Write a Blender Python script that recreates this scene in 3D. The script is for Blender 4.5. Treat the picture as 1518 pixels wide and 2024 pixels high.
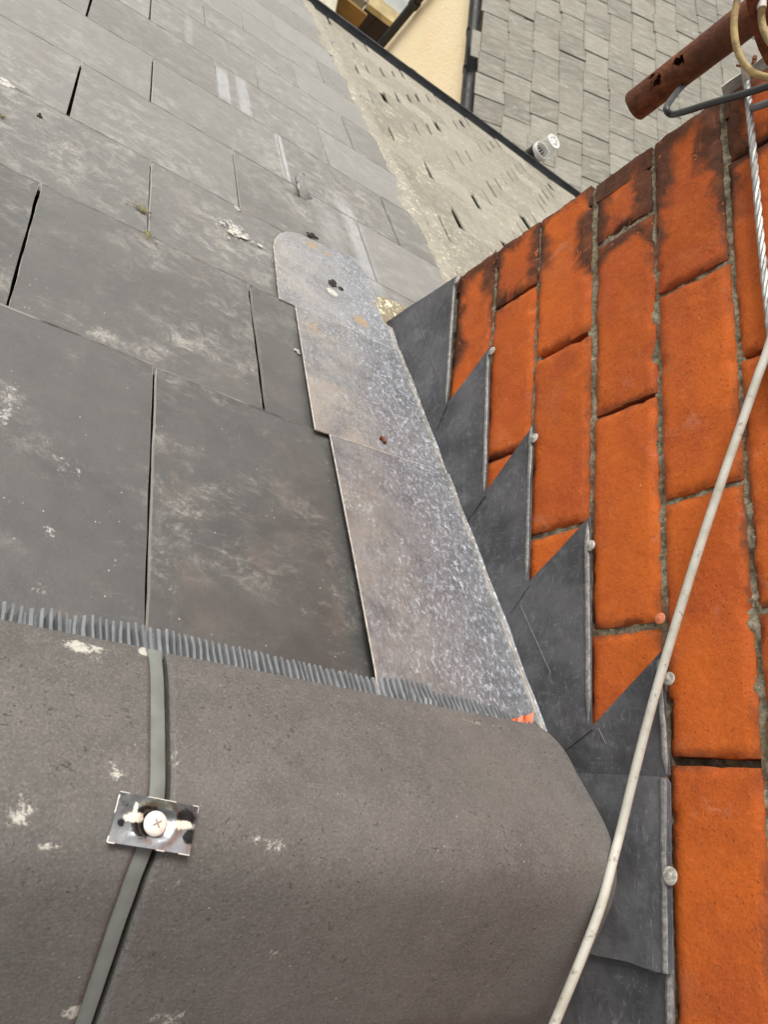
import bpy, bmesh, math, random
import numpy as np
from mathutils import Vector, noise
random.seed(7)
R_ = math.radians
sc = bpy.context.scene
for o in list(bpy.data.objects): bpy.data.objects.remove(o)
H = 5.0                                   # height of the eye above the yard (m); geometry below is written from the eye
# ------------------------------------------------------------------ camera
CAMR = np.array([[0.8085252474629923, 0.10297731425912965, 0.5793812190284413],
                 [0.28090850291871383, -0.9326888648128713, -0.22623415843334638],
                 [0.517085425440394, 0.345669139788402, -0.7830296984119265]])
FPX = 1515.5
cd = bpy.data.cameras.new('camera'); cam = bpy.data.objects.new('camera', cd); sc.collection.objects.link(cam)
from mathutils import Matrix
r_, d_, f_ = [Vector(v) for v in CAMR]
cam.matrix_world = Matrix(((r_.x, -d_.x, -f_.x, 0), (r_.y, -d_.y, -f_.y, 0), (r_.z, -d_.z, -f_.z, H), (0, 0, 0, 1)))
cd.sensor_fit = 'VERTICAL'; cd.sensor_height = 24.0; cd.lens = FPX / 2024 * 24.0
cd.clip_start = 0.02; cd.clip_end = 2000
cd.dof.use_dof = True; cd.dof.focus_distance = 0.64; cd.dof.aperture_fstop = cd.lens / 1.5
sc.camera = cam
# ------------------------------------------------------------------ daylight
SUN_EL, SUN_AZ = R_(46), R_(-30)          # azimuth measured from +Y towards +X
w = bpy.data.worlds.new('World'); sc.world = w; w.use_nodes = True
nt = w.node_tree; nt.nodes.clear()
sky = nt.nodes.new('ShaderNodeTexSky'); sky.sky_type = 'NISHITA'; sky.sun_disc = False
sky.sun_elevation = SUN_EL; sky.sun_rotation = SUN_AZ; sky.air_density = 1.0; sky.dust_density = 3.0; sky.ozone_density = 1.0
hs = nt.nodes.new('ShaderNodeHueSaturation'); hs.inputs['Saturation'].default_value = 0.06
bg = nt.nodes.new('ShaderNodeBackground'); bg.inputs['Strength'].default_value = 0.105
wo = nt.nodes.new('ShaderNodeOutputWorld')
nt.links.new(sky.outputs[0], hs.inputs['Color']); nt.links.new(hs.outputs[0], bg.inputs[0]); nt.links.new(bg.outputs[0], wo.inputs[0])
sl = bpy.data.lights.new('sun', 'SUN'); sl.energy = 1.5; sl.angle = R_(22); sl.color = (1, 0.95, 0.87)
so = bpy.data.objects.new('sun', sl); sc.collection.objects.link(so)
sdir = Vector((math.sin(SUN_AZ) * math.cos(SUN_EL), math.cos(SUN_AZ) * math.cos(SUN_EL), math.sin(SUN_EL)))
so.rotation_euler = sdir.to_track_quat('Z', 'Y').to_euler()
so.location = (0, 0, H + 8)
vs = sc.view_settings; vs.view_transform = 'Standard'; vs.look = 'None'; vs.exposure = 0.74; vs.gamma = 1; vs.use_curve_mapping = False
# ------------------------------------------------------------------ places measured from the photograph
XW = 0.55                                 # the chimney face stands at X = XW
PITCH = R_(29.5); SP, CP, TP = math.sin(PITCH), math.cos(PITCH), math.tan(PITCH)
Z0 = -.64075 + TP * .275
def ray(p): return CAMR.T @ np.array([(p[0] - 759) / FPX, (p[1] - 1012) / FPX, 1.0])
def at_wall(p, d=0.0):
    r = ray(p); q = r * (XW - d) / r[0]; return (q[1], q[2])
def at_y(p, y): r = ray(p); return r * y / r[1]
def at_x(p, x): r = ray(p); return r * x / r[0]
def at_z(p, z): r = ray(p); return r * z / r[2]
def at_roof(p, h=0.0):
    r = ray(p); t = (Z0 + h / CP) / (r[2] + TP * r[1]); q = r * t
    s = (q[1] - h * SP) / CP
    return (q[0], s)
def RF(u, v, h=0.0): return (u, v * CP + h * SP, Z0 - v * SP + h * CP)
def WF(y, z, d=0.0): return (XW - d, y, z)
PROF = [(.0725, -.486), (.054, -.4705), (.036, -.457), (.012, -.4375), (-.006, -.4245), (-.022, -.4175), (-.038, -.415), (-.055, -.4185), (-.075, -.4285), (-.095, -.440), (-.122, -.4575), (-.152, -.477)]
def catmull(pts, n):
    pts = [np.array(p, float) for p in pts]; P = [2 * pts[0] - pts[1]] + pts + [2 * pts[-1] - pts[-2]]; out = []
    for i in range(1, len(P) - 2):
        for k in range(n):
            t = k / n; a, b, c, d = P[i - 1:i + 3]
            out.append(.5 * (2 * b + (c - a) * t + (2 * a - 5 * b + 4 * c - d) * t * t + (3 * b - a - 3 * c + d) * t ** 3))
    out.append(pts[-1]); return out
PF = catmull(PROF, 5)
PN = []
for i in range(len(PF)):
    t = PF[min(i + 1, len(PF) - 1)] - PF[max(i - 1, 0)]; n = np.array([-t[1], t[0]]); n /= np.linalg.norm(n)
    if n[1] < 0: n = -n
    PN.append(n)
def at_tile(p, h=0.0):
    r = ray(p); best = None
    for i in range(len(PF) - 1):
        a = PF[i] + PN[i] * h; b = PF[i + 1] + PN[i + 1] * h
        M = np.array([[r[1], a[0] - b[0]], [r[2], a[1] - b[1]]])
        if abs(np.linalg.det(M)) < 1e-12: continue
        t, k = np.linalg.solve(M, a)
        if t > 0 and -.02 <= k <= 1.02 and (best is None or t < best[0]): best = (t, i + k)
    if best is None: return None
    return r * best[0]
# ------------------------------------------------------------------ node helpers
class NG:
    def __init__(s, name):
        s.m = bpy.data.materials.new(name); s.m.use_nodes = True; s.t = s.m.node_tree; s.t.nodes.clear()
        s.out = s.t.nodes.new('ShaderNodeOutputMaterial'); s.b = s.t.nodes.new('ShaderNodeBsdfPrincipled')
        s.t.links.new(s.b.outputs[0], s.out.inputs[0]); s.pos = s.t.nodes.new('ShaderNodeNewGeometry').outputs['Position']
    def put(s, sock, v):
        if hasattr(v, 'is_linked') or isinstance(v, bpy.types.NodeSocket): s.t.links.new(v, sock)
        elif isinstance(v, (tuple, list)) and len(v) == 3 and sock.type == 'RGBA': sock.default_value = (*v, 1)
        else: sock.default_value = v
    def math(s, op, a, b=0.0, clamp=False):
        n = s.t.nodes.new('ShaderNodeMath'); n.operation = op; n.use_clamp = clamp; s.put(n.inputs[0], a); s.put(n.inputs[1], b); return n.outputs[0]
    def vmath(s, op, a, b=(0, 0, 0), scale=None):
        n = s.t.nodes.new('ShaderNodeVectorMath'); n.operation = op; s.put(n.inputs[0], a)
        if op not in ('LENGTH',): s.put(n.inputs[1], b)
        if scale is not None: s.put(n.inputs['Scale'], scale)
        return n.outputs['Value'] if op in ('LENGTH', 'DOT_PRODUCT') else n.outputs[0]
    def mapping(s, v, rot=(0, 0, 0), scale=(1, 1, 1), loc=(0, 0, 0)):
        n = s.t.nodes.new('ShaderNodeMapping'); s.put(n.inputs[0], v); n.inputs['Rotation'].default_value = rot; n.inputs['Scale'].default_value = scale; n.inputs['Location'].default_value = loc; return n.outputs[0]
    def noise(s, scale, detail=4, rough=.55, dist=0, v=None, col=False):
        n = s.t.nodes.new('ShaderNodeTexNoise'); s.put(n.inputs['Vector'], s.pos if v is None else v)
        n.inputs['Scale'].default_value = scale; n.inputs['Detail'].default_value = detail; n.inputs['Roughness'].default_value = rough; n.inputs['Distortion'].default_value = dist
        return n.outputs['Color' if col else 'Fac']
    def vor(s, scale, v=None, feature='F1', out='Distance', rand=1):
        n = s.t.nodes.new('ShaderNodeTexVoronoi'); n.feature = feature; s.put(n.inputs['Vector'], s.pos if v is None else v); n.inputs['Scale'].default_value = scale; n.inputs['Randomness'].default_value = rand
        return n.outputs[out]
    def ramp(s, v, lo, hi, a=0.0, b=1.0, smooth=True):
        n = s.t.nodes.new('ShaderNodeMapRange'); n.interpolation_type = 'SMOOTHSTEP' if smooth else 'LINEAR'; s.put(n.inputs[0], v)
        n.inputs[1].default_value = lo; n.inputs[2].default_value = hi; n.inputs[3].default_value = a; n.inputs[4].default_value = b; return n.outputs[0]
    def mix(s, f, a, b, mode='MIX'):
        n = s.t.nodes.new('ShaderNodeMix'); n.data_type = 'RGBA'; n.blend_type = mode; s.put(n.inputs[0], f); s.put(n.inputs[6], a); s.put(n.inputs[7], b); return n.outputs[2]
    def attr(s, name):
        n = s.t.nodes.new('ShaderNodeAttribute'); n.attribute_name = name; return n.outputs['Fac']
    def mul(s, *a):
        r = a[0]
        for x in a[1:]: r = s.math('MULTIPLY', r, x)
        return r
    def add(s, *a):
        r = a[0]
        for x in a[1:]: r = s.math('ADD', r, x)
        return r
    def mx(s, *a):
        r = a[0]
        for x in a[1:]: r = s.math('MAXIMUM', r, x)
        return r
    def bump(s, h, dist, strength=1.0, normal=None):
        n = s.t.nodes.new('ShaderNodeBump'); n.inputs['Distance'].default_value = dist; n.inputs['Strength'].default_value = strength; s.put(n.inputs['Height'], h)
        if normal is not None: s.put(n.inputs['Normal'], normal)
        return n.outputs[0]
    def spots(s, lst, warp, frame=None):
        """marks with a shape of their own at measured places: (centre, (rx, ry, rz), strength), torn up by noise"""
        r = None
        for c, rad, k in lst:
            c = (c[0], c[1], c[2] + H)
            d = s.vmath('SUBTRACT', s.pos, c); d = s.vmath('DIVIDE', d, rad); l = s.vmath('LENGTH', d)
            q = s.ramp(l, .15, 1.25, k, 0.0)
            r = q if r is None else s.math('MAXIMUM', r, q)
        fine = s.noise(230, 9, .8, .7)
        v = s.add(r, s.math('MULTIPLY', s.math('SUBTRACT', fine, .5), 1.9), s.math('MULTIPLY', warp, .35))
        return s.mul(s.ramp(v, .42, .72), s.ramp(r, .02, .25))
    def fin(s, color, rough, metal=0.0, spec=.5, normal=None):
        s.put(s.b.inputs['Base Color'], color); s.put(s.b.inputs['Roughness'], rough); s.put(s.b.inputs['Metallic'], metal); s.put(s.b.inputs['Specular IOR Level'], spec)
        if normal is not None: s.put(s.b.inputs['Normal'], normal)
        return s.m
def plain(name, col, rough=.6, metal=0.0, var=.25, scale=30, bump=0.0, spec=.5):
    g = NG(name); n = g.noise(scale, 5); m = g.ramp(n, .3, .7, 1 - var, 1 + var); c = g.mix(1.0, col, (1, 1, 1), 'MULTIPLY')
    k = g.t.nodes.new('ShaderNodeVectorMath'); k.operation = 'SCALE'; g.put(k.inputs[0], c); g.put(k.inputs['Scale'], m)
    nb = g.bump(g.noise(scale * 6, 4), bump) if bump else None
    return g.fin(k.outputs[0], g.ramp(n, .3, .7, max(.05, rough - .1), min(1, rough + .1)), metal, spec, nb)
# roof-plane frame for textures: along the ridge, down the slope
def roofvec(g): return g.mapping(g.pos, rot=(PITCH, 0, 0))
def mat_slate():
    g = NG('slate'); t = g.attr('tint'); sd = g.t.nodes.new('ShaderNodeCombineXYZ'); g.put(sd.inputs[0], g.math('MULTIPLY', g.attr('seed'), 9.0)); g.put(sd.inputs[1], g.math('MULTIPLY', g.attr('seed'), 5.0)); v = g.vmath('ADD', roofvec(g), sd.outputs[0])
    big = g.noise(6, 5, .6, v=v); mid = g.noise(26, 6, .65, .6, v)
    base = g.mix(g.ramp(big, .35, .65), (.031, .0298, .0285), (.054, .051, .0475))
    base = g.mix(g.ramp(mid, .3, .75, 0, .55), base, (.078, .073, .067))
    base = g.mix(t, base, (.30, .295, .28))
    # pale swirling scuffs
    m1 = g.noise(34, 12, .82, .5, v); m2 = g.noise(80, 8, .7, .6, g.mapping(v, rot=(0, 0, .6), scale=(.6, 1.6, 1)))
    m3 = g.noise(80, 8, .7, .6, g.mapping(v, rot=(0, 0, -.9), scale=(.5, 1.6, 1)))
    sepp = g.t.nodes.new('ShaderNodeSeparateXYZ'); g.put(sepp.inputs[0], g.pos); sheen_wear = g.ramp(sepp.outputs[1], .25, 1.3, 0, .30); reg = g.ramp(g.add(g.noise(9, 5, .65, .5, v), sheen_wear), .45, .70); reg2 = g.ramp(g.add(g.noise(9, 4, .6, .5, g.mapping(v, loc=(3, 1, 7))), sheen_wear), .45, .74)  # scuffs thicken down the slope, partly sky sheen put into the colour
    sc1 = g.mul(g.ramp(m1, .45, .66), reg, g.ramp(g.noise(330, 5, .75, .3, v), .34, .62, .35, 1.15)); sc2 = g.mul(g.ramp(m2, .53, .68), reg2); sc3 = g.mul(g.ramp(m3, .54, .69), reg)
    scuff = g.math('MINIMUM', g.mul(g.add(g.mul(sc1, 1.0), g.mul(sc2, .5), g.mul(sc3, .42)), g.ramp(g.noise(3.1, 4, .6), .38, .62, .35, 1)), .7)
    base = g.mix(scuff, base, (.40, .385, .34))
    warm = g.mul(g.ramp(g.noise(13, 5, .6, 1, g.mapping(v, loc=(1, 9, 2))), .55, .75), .3)
    base = g.mix(warm, base, (.17, .125, .095))
    # fine specks, light and dark
    sp = g.mul(g.ramp(g.vor(150, v), .05, .13, 1, 0), g.ramp(g.noise(40, 3, v=v), .56, .62))
    base = g.mix(g.mul(sp, .75), base, (.62, .6, .55))
    dk = g.mul(g.ramp(g.vor(260, g.mapping(v, loc=(5, 5, 5))), .08, .2, 1, 0), g.ramp(g.noise(55, 3, v=g.mapping(v, loc=(2, 8, 1))), .52, .6))
    base = g.mix(g.mul(dk, .55), base, (.03, .03, .03))
    wn = g.math('MULTIPLY', g.math('SUBTRACT', g.noise(70, 6, .7), .5), 1.9)
    wn2 = g.math('MULTIPLY', g.math('SUBTRACT', g.noise(30, 6, .75), .5), 2.4)
    S = lambda px, a, b, k: (RF(*at_roof(px)), (a, b * CP, b * SP + .03), k)
    chalk = g.spots([S((12, 800), .014, .06, .5), S((140, 925), .035, .03, .35), S((95, 1048), .010, .012, .5), S((85, 1165), .02, .010, .35), S((330, 1160), .03, .018, .3), S((470, 1030), .03, .02, .16)], wn)
    cloud = g.spots([S((120, 300), .07, .09, .42), S((235, 262), .05, .05, .25), S((330, 255), .04, .05, .35), S((310, 600), .08, .04, .2), S((440, 720), .04, .03, .25), S((140, 60), .07, .1, .35), S((410, 310), .03, .06, .3), S((620, 300), .03, .1, .35), S((650, 340), .03, .1, .3), S((560, 60), .07, .2, .4), S((465, 70), .05, .2, .45), S((250, 70), .05, .1, .3)], wn2)
    def bar(px, a, b, k, q=.8):      # straight-sided pale rub marks running down the slope
        c = RF(*at_roof(px)); d = g.vmath('SUBTRACT', g.pos, (c[0], c[1], c[2] + H))
        du = g.math('ABSOLUTE', g.math('DIVIDE', g.vmath('DOT_PRODUCT', d, (1, 0, 0)), a)); dv = g.math('ABSOLUTE', g.math('DIVIDE', g.vmath('DOT_PRODUCT', d, (0, CP, -SP)), b))
        return g.mul(g.ramp(du, q, 1.05, k, 0), g.ramp(dv, .55, 1.0, 1, 0))
    streak = g.mx(bar((438, 165), .017, .12, .62), bar((480, 190), .017, .15, .5, .5), bar((372, 62), .012, .15, .25, .3), bar((557, 310), .0075, .15, .8), bar((707, 480), .030, .24, .55, .1), bar((660, 470), .04, .16, .25, .1))
    streak = g.mul(streak, g.ramp(g.noise(60, 7, .7, .5, g.mapping(v, scale=(2, .5, 1))), .3, .6, .45, 1))
    base = g.mix(g.mul(cloud, g.ramp(mid, .35, .6, .3, 1)), base, (.42, .41, .36))
    base = g.mix(chalk, base, (.55, .54, .50)); base = g.mix(streak, base, (.52, .54, .56))
    rough = g.add(g.ramp(g.noise(35, 5, v=v), .3, .7, .36, .50), g.mul(scuff, .15)); g.b.inputs['Sheen Weight'].default_value = .95; g.b.inputs['Sheen Tint'].default_value = (1, .95, .86, 1); g.b.inputs['Sheen Roughness'].default_value = .38
    nb = g.bump(g.add(g.mul(g.noise(420, 5, .7, v=v), .5), g.mul(g.noise(60, 5, .6, v=v), .9)), .0006)
    return g.fin(base, rough, 0, .75, nb)
def mat_oldslate():
    g = NG('weathered_slate'); v = roofvec(g); t = g.attr('tint')
    n1 = g.noise(5, 5); n2 = g.noise(40, 7, .7, 1, v)
    c = g.mix(t, (.215, .192, .15), (.335, .305, .245)); c = g.mix(g.ramp(n2, .4, .7, 0, .6), c, (.45, .415, .34))
    c = g.mix(g.mul(g.ramp(g.noise(9, 5, .6), .5, .7), .5), c, (.25, .22, .17))
    sx = g.t.nodes.new('ShaderNodeSeparateXYZ'); g.put(sx.inputs[0], g.pos); near = g.ramp(g.add(sx.outputs[0], g.mul(g.math('SUBTRACT', sx.outputs[1], 1.0), .12)), .82, 1.25, .07, 0); lich = g.mul(g.ramp(g.add(g.noise(60, 8, .75, .8), g.mul(near, .3)), .55, .64), g.ramp(g.add(g.noise(5, 3), near), .44, .6))
    c = g.mix(g.mul(lich, .85), c, (.74, .70, .55))
    yel = g.mul(g.ramp(g.noise(38, 7, .7, .8, g.mapping(v, loc=(4, 1, 1))), .58, .68), g.ramp(g.add(near, g.noise(6, 3, v=g.mapping(v, loc=(4, 2, 1)))), .48, .62))
    c = g.mix(g.mul(yel, .8), c, (.55, .42, .16))
    rust = g.mul(g.ramp(g.noise(14, 5, .6, v=g.mapping(v, loc=(7, 2, 1))), .6, .72), .5); c = g.mix(rust, c, (.36, .24, .14))
    return g.fin(c, .75, 0, .4, g.bump(g.noise(90, 7, .7, v=v), .004))
def mat_outslate():
    g = NG('grey_outbuilding_slate'); t = g.attr('tint'); v = g.mapping(g.pos, scale=(1, 1, 1))
    st = g.noise(30, 6, .65, .4, g.mapping(g.pos, rot=(0, 0, .3), scale=(.3, 1.6, 1)))
    c = g.mix(t, (.185, .172, .142), (.30, .28, .232)); c = g.mix(g.ramp(st, .4, .68, 0, .6), c, (.40, .38, .315))
    c = g.mix(g.mul(g.ramp(g.noise(14, 4), .55, .7), .4), c, (.205, .188, .162)); c = g.mix(g.mul(g.ramp(g.noise(5, 6, .65, .8), .42, .68), .5), c, (.23, .21, .17))
    c = g.mix(g.mul(g.ramp(g.noise(46, 6, .7), .64, .7), .8), c, (.66, .65, .58))
    c = g.mix(g.mul(g.attr('edge'), .75), c, (.11, .105, .095))
    return g.fin(c, .75, 0, .4, g.bump(st, .006))
def mat_soaker(name, k, pale, wm, off):
    g = NG(name); v = g.mapping(g.mapping(g.pos, rot=(PITCH, 0, .12)), loc=(off, off * 2, 0))
    g.pos = v if False else g.pos
    fl = g.noise(150, 8, .75, .5, g.mapping(v, scale=(1.4, .8, 1))); fl2 = g.noise(75, 8, .75, .8, g.mapping(v, scale=(1.4, .6, 1))); gr = g.noise(280, 6, .75, .3, g.mapping(v, scale=(1.3, .7, 1)))
    sep = g.t.nodes.new('ShaderNodeSeparateXYZ'); g.put(sep.inputs[0], g.pos)
    # milk-white bloom heaviest in a wandering band along the chimney side, warmer towards the free edge
    wall = g.ramp(g.add(sep.outputs[0], g.mul(g.math('SUBTRACT', g.noise(9, 4, .6, .3, v), .5), .16)), .39, .50)
    reg = g.math('MINIMUM', g.add(g.mul(wall, .75), g.mul(g.ramp(g.noise(13, 5, .65, v=v), .42, .62), .65)), 1.0)
    c = g.mix(g.ramp(g.noise(24, 7, .68, v=v), .35, .65), (.125 * k, .122 * k, .125 * k), (.215 * k, .208 * k, .207 * k))
    warm = g.mul(g.ramp(g.noise(9, 5, .65, .6, v), .40, .62), g.ramp(wall, 0, 1, 1, .25)); c = g.mix(g.mul(warm, wm), c, (.42, .355, .285))
    c = g.mix(g.mul(g.ramp(gr, .35, .7), pale), c, (.50, .49, .47))
    c = g.mix(g.mul(wall, .35), c, (.135, .15, .185))
    c = g.mix(g.mul(g.ramp(fl2, .46, .70), g.add(.15, g.mul(reg, .5))), c, (.38, .395, .43))
    c = g.mix(g.mul(g.ramp(fl, .50, .67), reg, .95), c, (.64, .69, .77))
    c = g.mix(g.mul(g.ramp(gr, .58, .68), g.add(.03, g.mul(reg, .75))), c, (.80, .83, .87))
    c = g.mix(g.mul(g.ramp(g.noise(120, 7, .75, .4, g.mapping(v, loc=(3, 3, 3))), .58, .70), .6), c, (.10, .10, .11))
    yl = g.spots([(RF(*at_roof((708, 640))), (.02, .02, .03), 1), (RF(*at_roof((612, 655))), (.02, .03, .03), .6), (RF(*at_roof((690, 880))), (.03, .02, .03), .5), (RF(*at_roof((612, 490))), (.02, .016, .03), .9), (RF(*at_roof((640, 505))), (.02, .01, .03), .7), (RF(*at_roof((680, 545))), (.01, .01, .03), .7), (RF(*at_roof((735, 610))), (.012, .03, .03), .6)], g.math('MULTIPLY', g.math('SUBTRACT', g.noise(160, 5, .7), .5), 2.6))
    c = g.mix(g.mul(yl, .8), c, (.46, .31, .15))
    return g.fin(c, g.ramp(fl, .35, .7, .36, .6), .3, .6, g.bump(g.add(fl, g.mul(g.noise(30, 3), 1.2)), .0008))
def mat_flash(name='dark_lead', k=1.0):
    g = NG(name); v = g.pos
    c = g.mix(g.ramp(g.noise(14, 6, .65), .35, .65), (.040 * k, .040 * k, .043 * k), (.082 * k, .081 * k, .086 * k))
    s1 = g.noise(190, 8, .75, .4, g.mapping(v, rot=(.6, 0, 0), scale=(1, .5, 2))); s2 = g.noise(240, 8, .75, .4, g.mapping(v, rot=(-.7, 0, 0), scale=(1, 2.4, .35)))
    reg = g.ramp(g.noise(18, 4), .4, .65)
    c = g.mix(g.mul(g.ramp(s1, .54, .68), reg, .7), c, (.33, .335, .35)); c = g.mix(g.mul(g.ramp(s2, .58, .70), .5), c, (.34, .35, .37)); c = g.mix(g.mul(g.ramp(g.noise(70, 8, .75, 1.0), .55, .7), .4), c, (.30, .30, .31))
    c = g.mix(g.mul(g.ramp(g.vor(330), .04, .1, 1, 0), g.ramp(g.noise(50, 3), .52, .6), .7), c, (.6, .6, .6))
    c = g.mix(g.mul(g.ramp(g.noise(25, 6, .7, 1), .52, .72), .6), c, (.185, .195, .21))
    return g.fin(c, g.ramp(g.noise(40, 5), .3, .7, .42, .6), .25, .5, g.bump(g.add(g.noise(120, 5), g.mul(g.noise(25, 3), 2)), .0006))
def mat_bead():
    g = NG('worn_lead_fold'); n = g.noise(230, 7, .75)
    c = g.mix(g.ramp(n, .4, .62), (.15, .145, .14), (.30, .285, .26)); c = g.mix(g.mul(g.ramp(g.noise(45, 5), .45, .65), .6), c, (.12, .12, .12))
    return g.fin(c, .5, .25, .5, g.bump(n, .0008))
def mat_brick():
    g = NG('orange_brick'); t = g.attr('tint'); e = g.attr('edge'); v = g.pos
    n1 = g.noise(14, 6, .65); n2 = g.noise(60, 7, .7, .5)
    e2 = g.attr('rim'); c = g.mix(t, (.40, .078, .011), (.58, .125, .014)); c = g.mix(g.ramp(n1, .35, .7, 0, .7), c, (.33, .060, .014))
    c = g.mix(g.mul(g.ramp(n2, .5, .72), .4), c, (.60, .16, .03))
    c = g.mix(g.mul(g.ramp(g.noise(11, 5, .6, .3, g.mapping(v, loc=(3, 3, 3))), .56, .72), .45), c, (.40, .12, .05))
    pit = g.mul(g.ramp(g.vor(200, g.mapping(v, scale=(1, .8, 1))), .06, .2, 1, 0), g.ramp(g.noise(70, 4), .48, .58)); c = g.mix(g.mul(pit, .35), c, (.09, .03, .015)); c = g.mix(g.mul(g.ramp(g.noise(7, 5, .6, .4, g.mapping(v, loc=(1, 7, 4))), .46, .66), .35), c, (.37, .062, .018))
    pit2 = g.ramp(g.noise(320, 5, .7), .59, .70); c = g.mix(g.mul(pit2, .55), c, (.12, .03, .012)); g3 = g.noise(520, 4, .7); c = g.mix(g.ramp(g3, .52, .66, 0, .35), c, (.62, .19, .06)); c = g.mix(g.ramp(g3, .34, .46, .3, 0), c, (.20, .045, .012))
    grime = g.mul(g.ramp(g.noise(10, 4, .6, v=g.mapping(v, loc=(6, 6, 1))), .36, .64, .12, 1), g.ramp(g.math('ADD', e, g.math('MULTIPLY', g.math('SUBTRACT', g.noise(55, 6, .7), .5), 1.5)), .50, 1.05), .72)
    c = g.mix(grime, c, (.07, .034, .02))
    # soot that settled towards the outer corner, broken up brick by brick
    sep = g.t.nodes.new('ShaderNodeSeparateXYZ'); g.put(sep.inputs[0], g.pos)
    far = g.ramp(sep.outputs[1], .33, .66); hi = g.ramp(sep.outputs[2], H - .66, H - .34)
    sn = g.noise(13, 5, .62, .7, g.mapping(v, loc=(2, 4, 1)))
    soot = g.ramp(g.add(g.mul(far, .36), g.mul(e2, far, .50), g.mul(g.math('SUBTRACT', sn, .5), 1.35), g.mul(far, hi, .10), g.mul(g.attr('soot'), .10)), .56, .86)
    flake = g.ramp(g.noise(80, 8, .72, .8), .62, .65)
    c = g.mix(g.mul(soot, .88), c, g.mix(g.ramp(n2, .35, .65), (.020, .015, .012), (.085, .034, .016)))
    c = g.mix(g.mul(flake, soot, .9), c, (.66, .19, .05))
    sp = g.mul(g.ramp(g.vor(120, g.mapping(v, loc=(1, 2, 3))), .03, .08, 1, 0), g.ramp(g.noise(30, 3), .6, .64)); c = g.mix(sp, c, (.75, .62, .52))
    eff = g.mul(g.ramp(g.noise(26, 6, .7, .6, g.mapping(v, loc=(8, 1, 2))), .6, .72), .32); c = g.mix(eff, c, (.50, .22, .14))
    h = g.add(g.mul(g.noise(160, 6, .7), .8), g.mul(g.noise(35, 4), 1.4), g.mul(pit, -.4), g.mul(pit2, -.3))
    return g.fin(c, .82, 0, .28, g.bump(h, .0011))
def mat_mortar():
    g = NG('lime_mortar'); n = g.noise(120, 7, .75)
    c = g.mix(g.ramp(n, .35, .65), (.14, .115, .075), (.44, .385, .27)); c = g.mix(g.mul(g.ramp(g.noise(22, 5), .47, .66), .65), c, (.14, .105, .06))
    c = g.mix(g.mul(g.ramp(g.noise(30, 5, .7, .5, g.mapping(g.pos, loc=(2, 5, 5))), .58, .7), .7), c, (.33, .13, .065))
    c = g.mix(g.mul(g.ramp(g.noise(260, 4), .64, .7), .9), c, (.02, .018, .015))
    c = g.mix(g.mul(g.ramp(g.noise(20, 4, v=g.mapping(g.pos, loc=(9, 5, 5))), .58, .7), g.ramp(n, .45, .6), .6), c, (.40, .33, .10))
    return g.fin(c, .95, 0, .2, g.bump(n, .004))
def mat_ridge():
    g = NG('ridge_tile_concrete'); v = g.pos
    c = g.mix(g.ramp(g.noise(7, 5, .6), .35, .65), (.104, .0965, .0885), (.141, .131, .120)); c = g.mix(g.ramp(g.noise(60, 7, .7), .35, .7, 0, .5), c, (.170, .157, .147))
    c = g.mix(g.mul(g.ramp(g.noise(10, 4, v=g.mapping(v, loc=(4, 4, 4))), .55, .7), .5), c, (.115, .11, .098))
    pit = g.mul(g.ramp(g.noise(330, 5, .65, .8, g.mapping(v, scale=(.8, 1, 1))), .61, .70), g.ramp(g.noise(30, 4), .42, .6)); c = g.mix(g.mul(pit, .4), c, (.06, .052, .048))
    pit2 = g.ramp(g.noise(330, 5, .7), .60, .72); c = g.mix(g.mul(pit2, .45), c, (.08, .07, .065)); gr2 = g.noise(620, 4, .7); c = g.mix(g.ramp(gr2, .52, .66, 0, .4), c, (.27, .25, .23)); c = g.mix(g.ramp(gr2, .34, .46, .4, 0), c, (.05, .043, .04))
    scr = g.mul(g.ramp(g.noise(130, 8, .72, .8, g.mapping(v, rot=(0, 0, .5), scale=(.3, 2, 1))), .63, .75), g.ramp(g.noise(13, 4), .48, .64), .4); c = g.mix(scr, c, (.46, .44, .40))
    sp = g.mul(g.ramp(g.vor(140, g.mapping(v, loc=(1, 2, 3))), .03, .09, 1, 0), g.ramp(g.noise(35, 3), .56, .62), .75); c = g.mix(sp, c, (.6, .58, .53))
    wn = g.math('MULTIPLY', g.math('SUBTRACT', g.noise(150, 6, .75), .5), 2.4)
    def S(px, rx, ry, k):
        q = at_tile(px); return (tuple(q), (rx, ry, .03), k)
    pl = g.spots([S((42, 1605), .012, .010, .6), S((545, 1672), .012, .009, .55), S((500, 1660), .018, .006, .4), S((160, 1280), .022, .006, .7), S((185, 1300), .016, .010, .45), S((283, 1288), .005, .005, .9), S((430, 1355), .015, .012, .25), S((225, 1525), .012, .007, .45), S((95, 1673), .010, .003, .6), S((345, 1500), .005, .01, .5), S((340, 1740), .01, .012, .35), S((540, 1890), .02, .01, .35), S((145, 2000), .01, .006, .7), S((330, 2015), .02, .008, .5), S((660, 1385), .012, .008, .3)], wn)
    c = g.mix(g.mul(pl, .9), c, (.56, .55, .48))
    sct = g.spots([S((945, 1428), .06, .004, .4), S((1080, 1455), .025, .005, .4)], g.math('MULTIPLY', wn, .6)); c = g.mix(sct, c, (.5, .48, .43))
    h = g.add(g.mul(g.noise(200, 6, .7), 1.0), g.mul(pit, -1.2), g.mul(g.noise(500, 4), .6))
    return g.fin(c, .68, 0, .4, g.bump(h, .0005))
def mat_cream():
    g = NG('cream_render'); n = g.noise(3, 6, .6)
    c = g.mix(g.ramp(n, .35, .65), (.86, .70, .44), (.88, .75, .50)); c = g.mix(g.mul(g.ramp(g.noise(6, 6, .6, .5), .58, .75), .35), c, (.62, .45, .25))
    return g.fin(c, .85, 0, .2, g.bump(g.noise(60, 5), .004))
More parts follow.
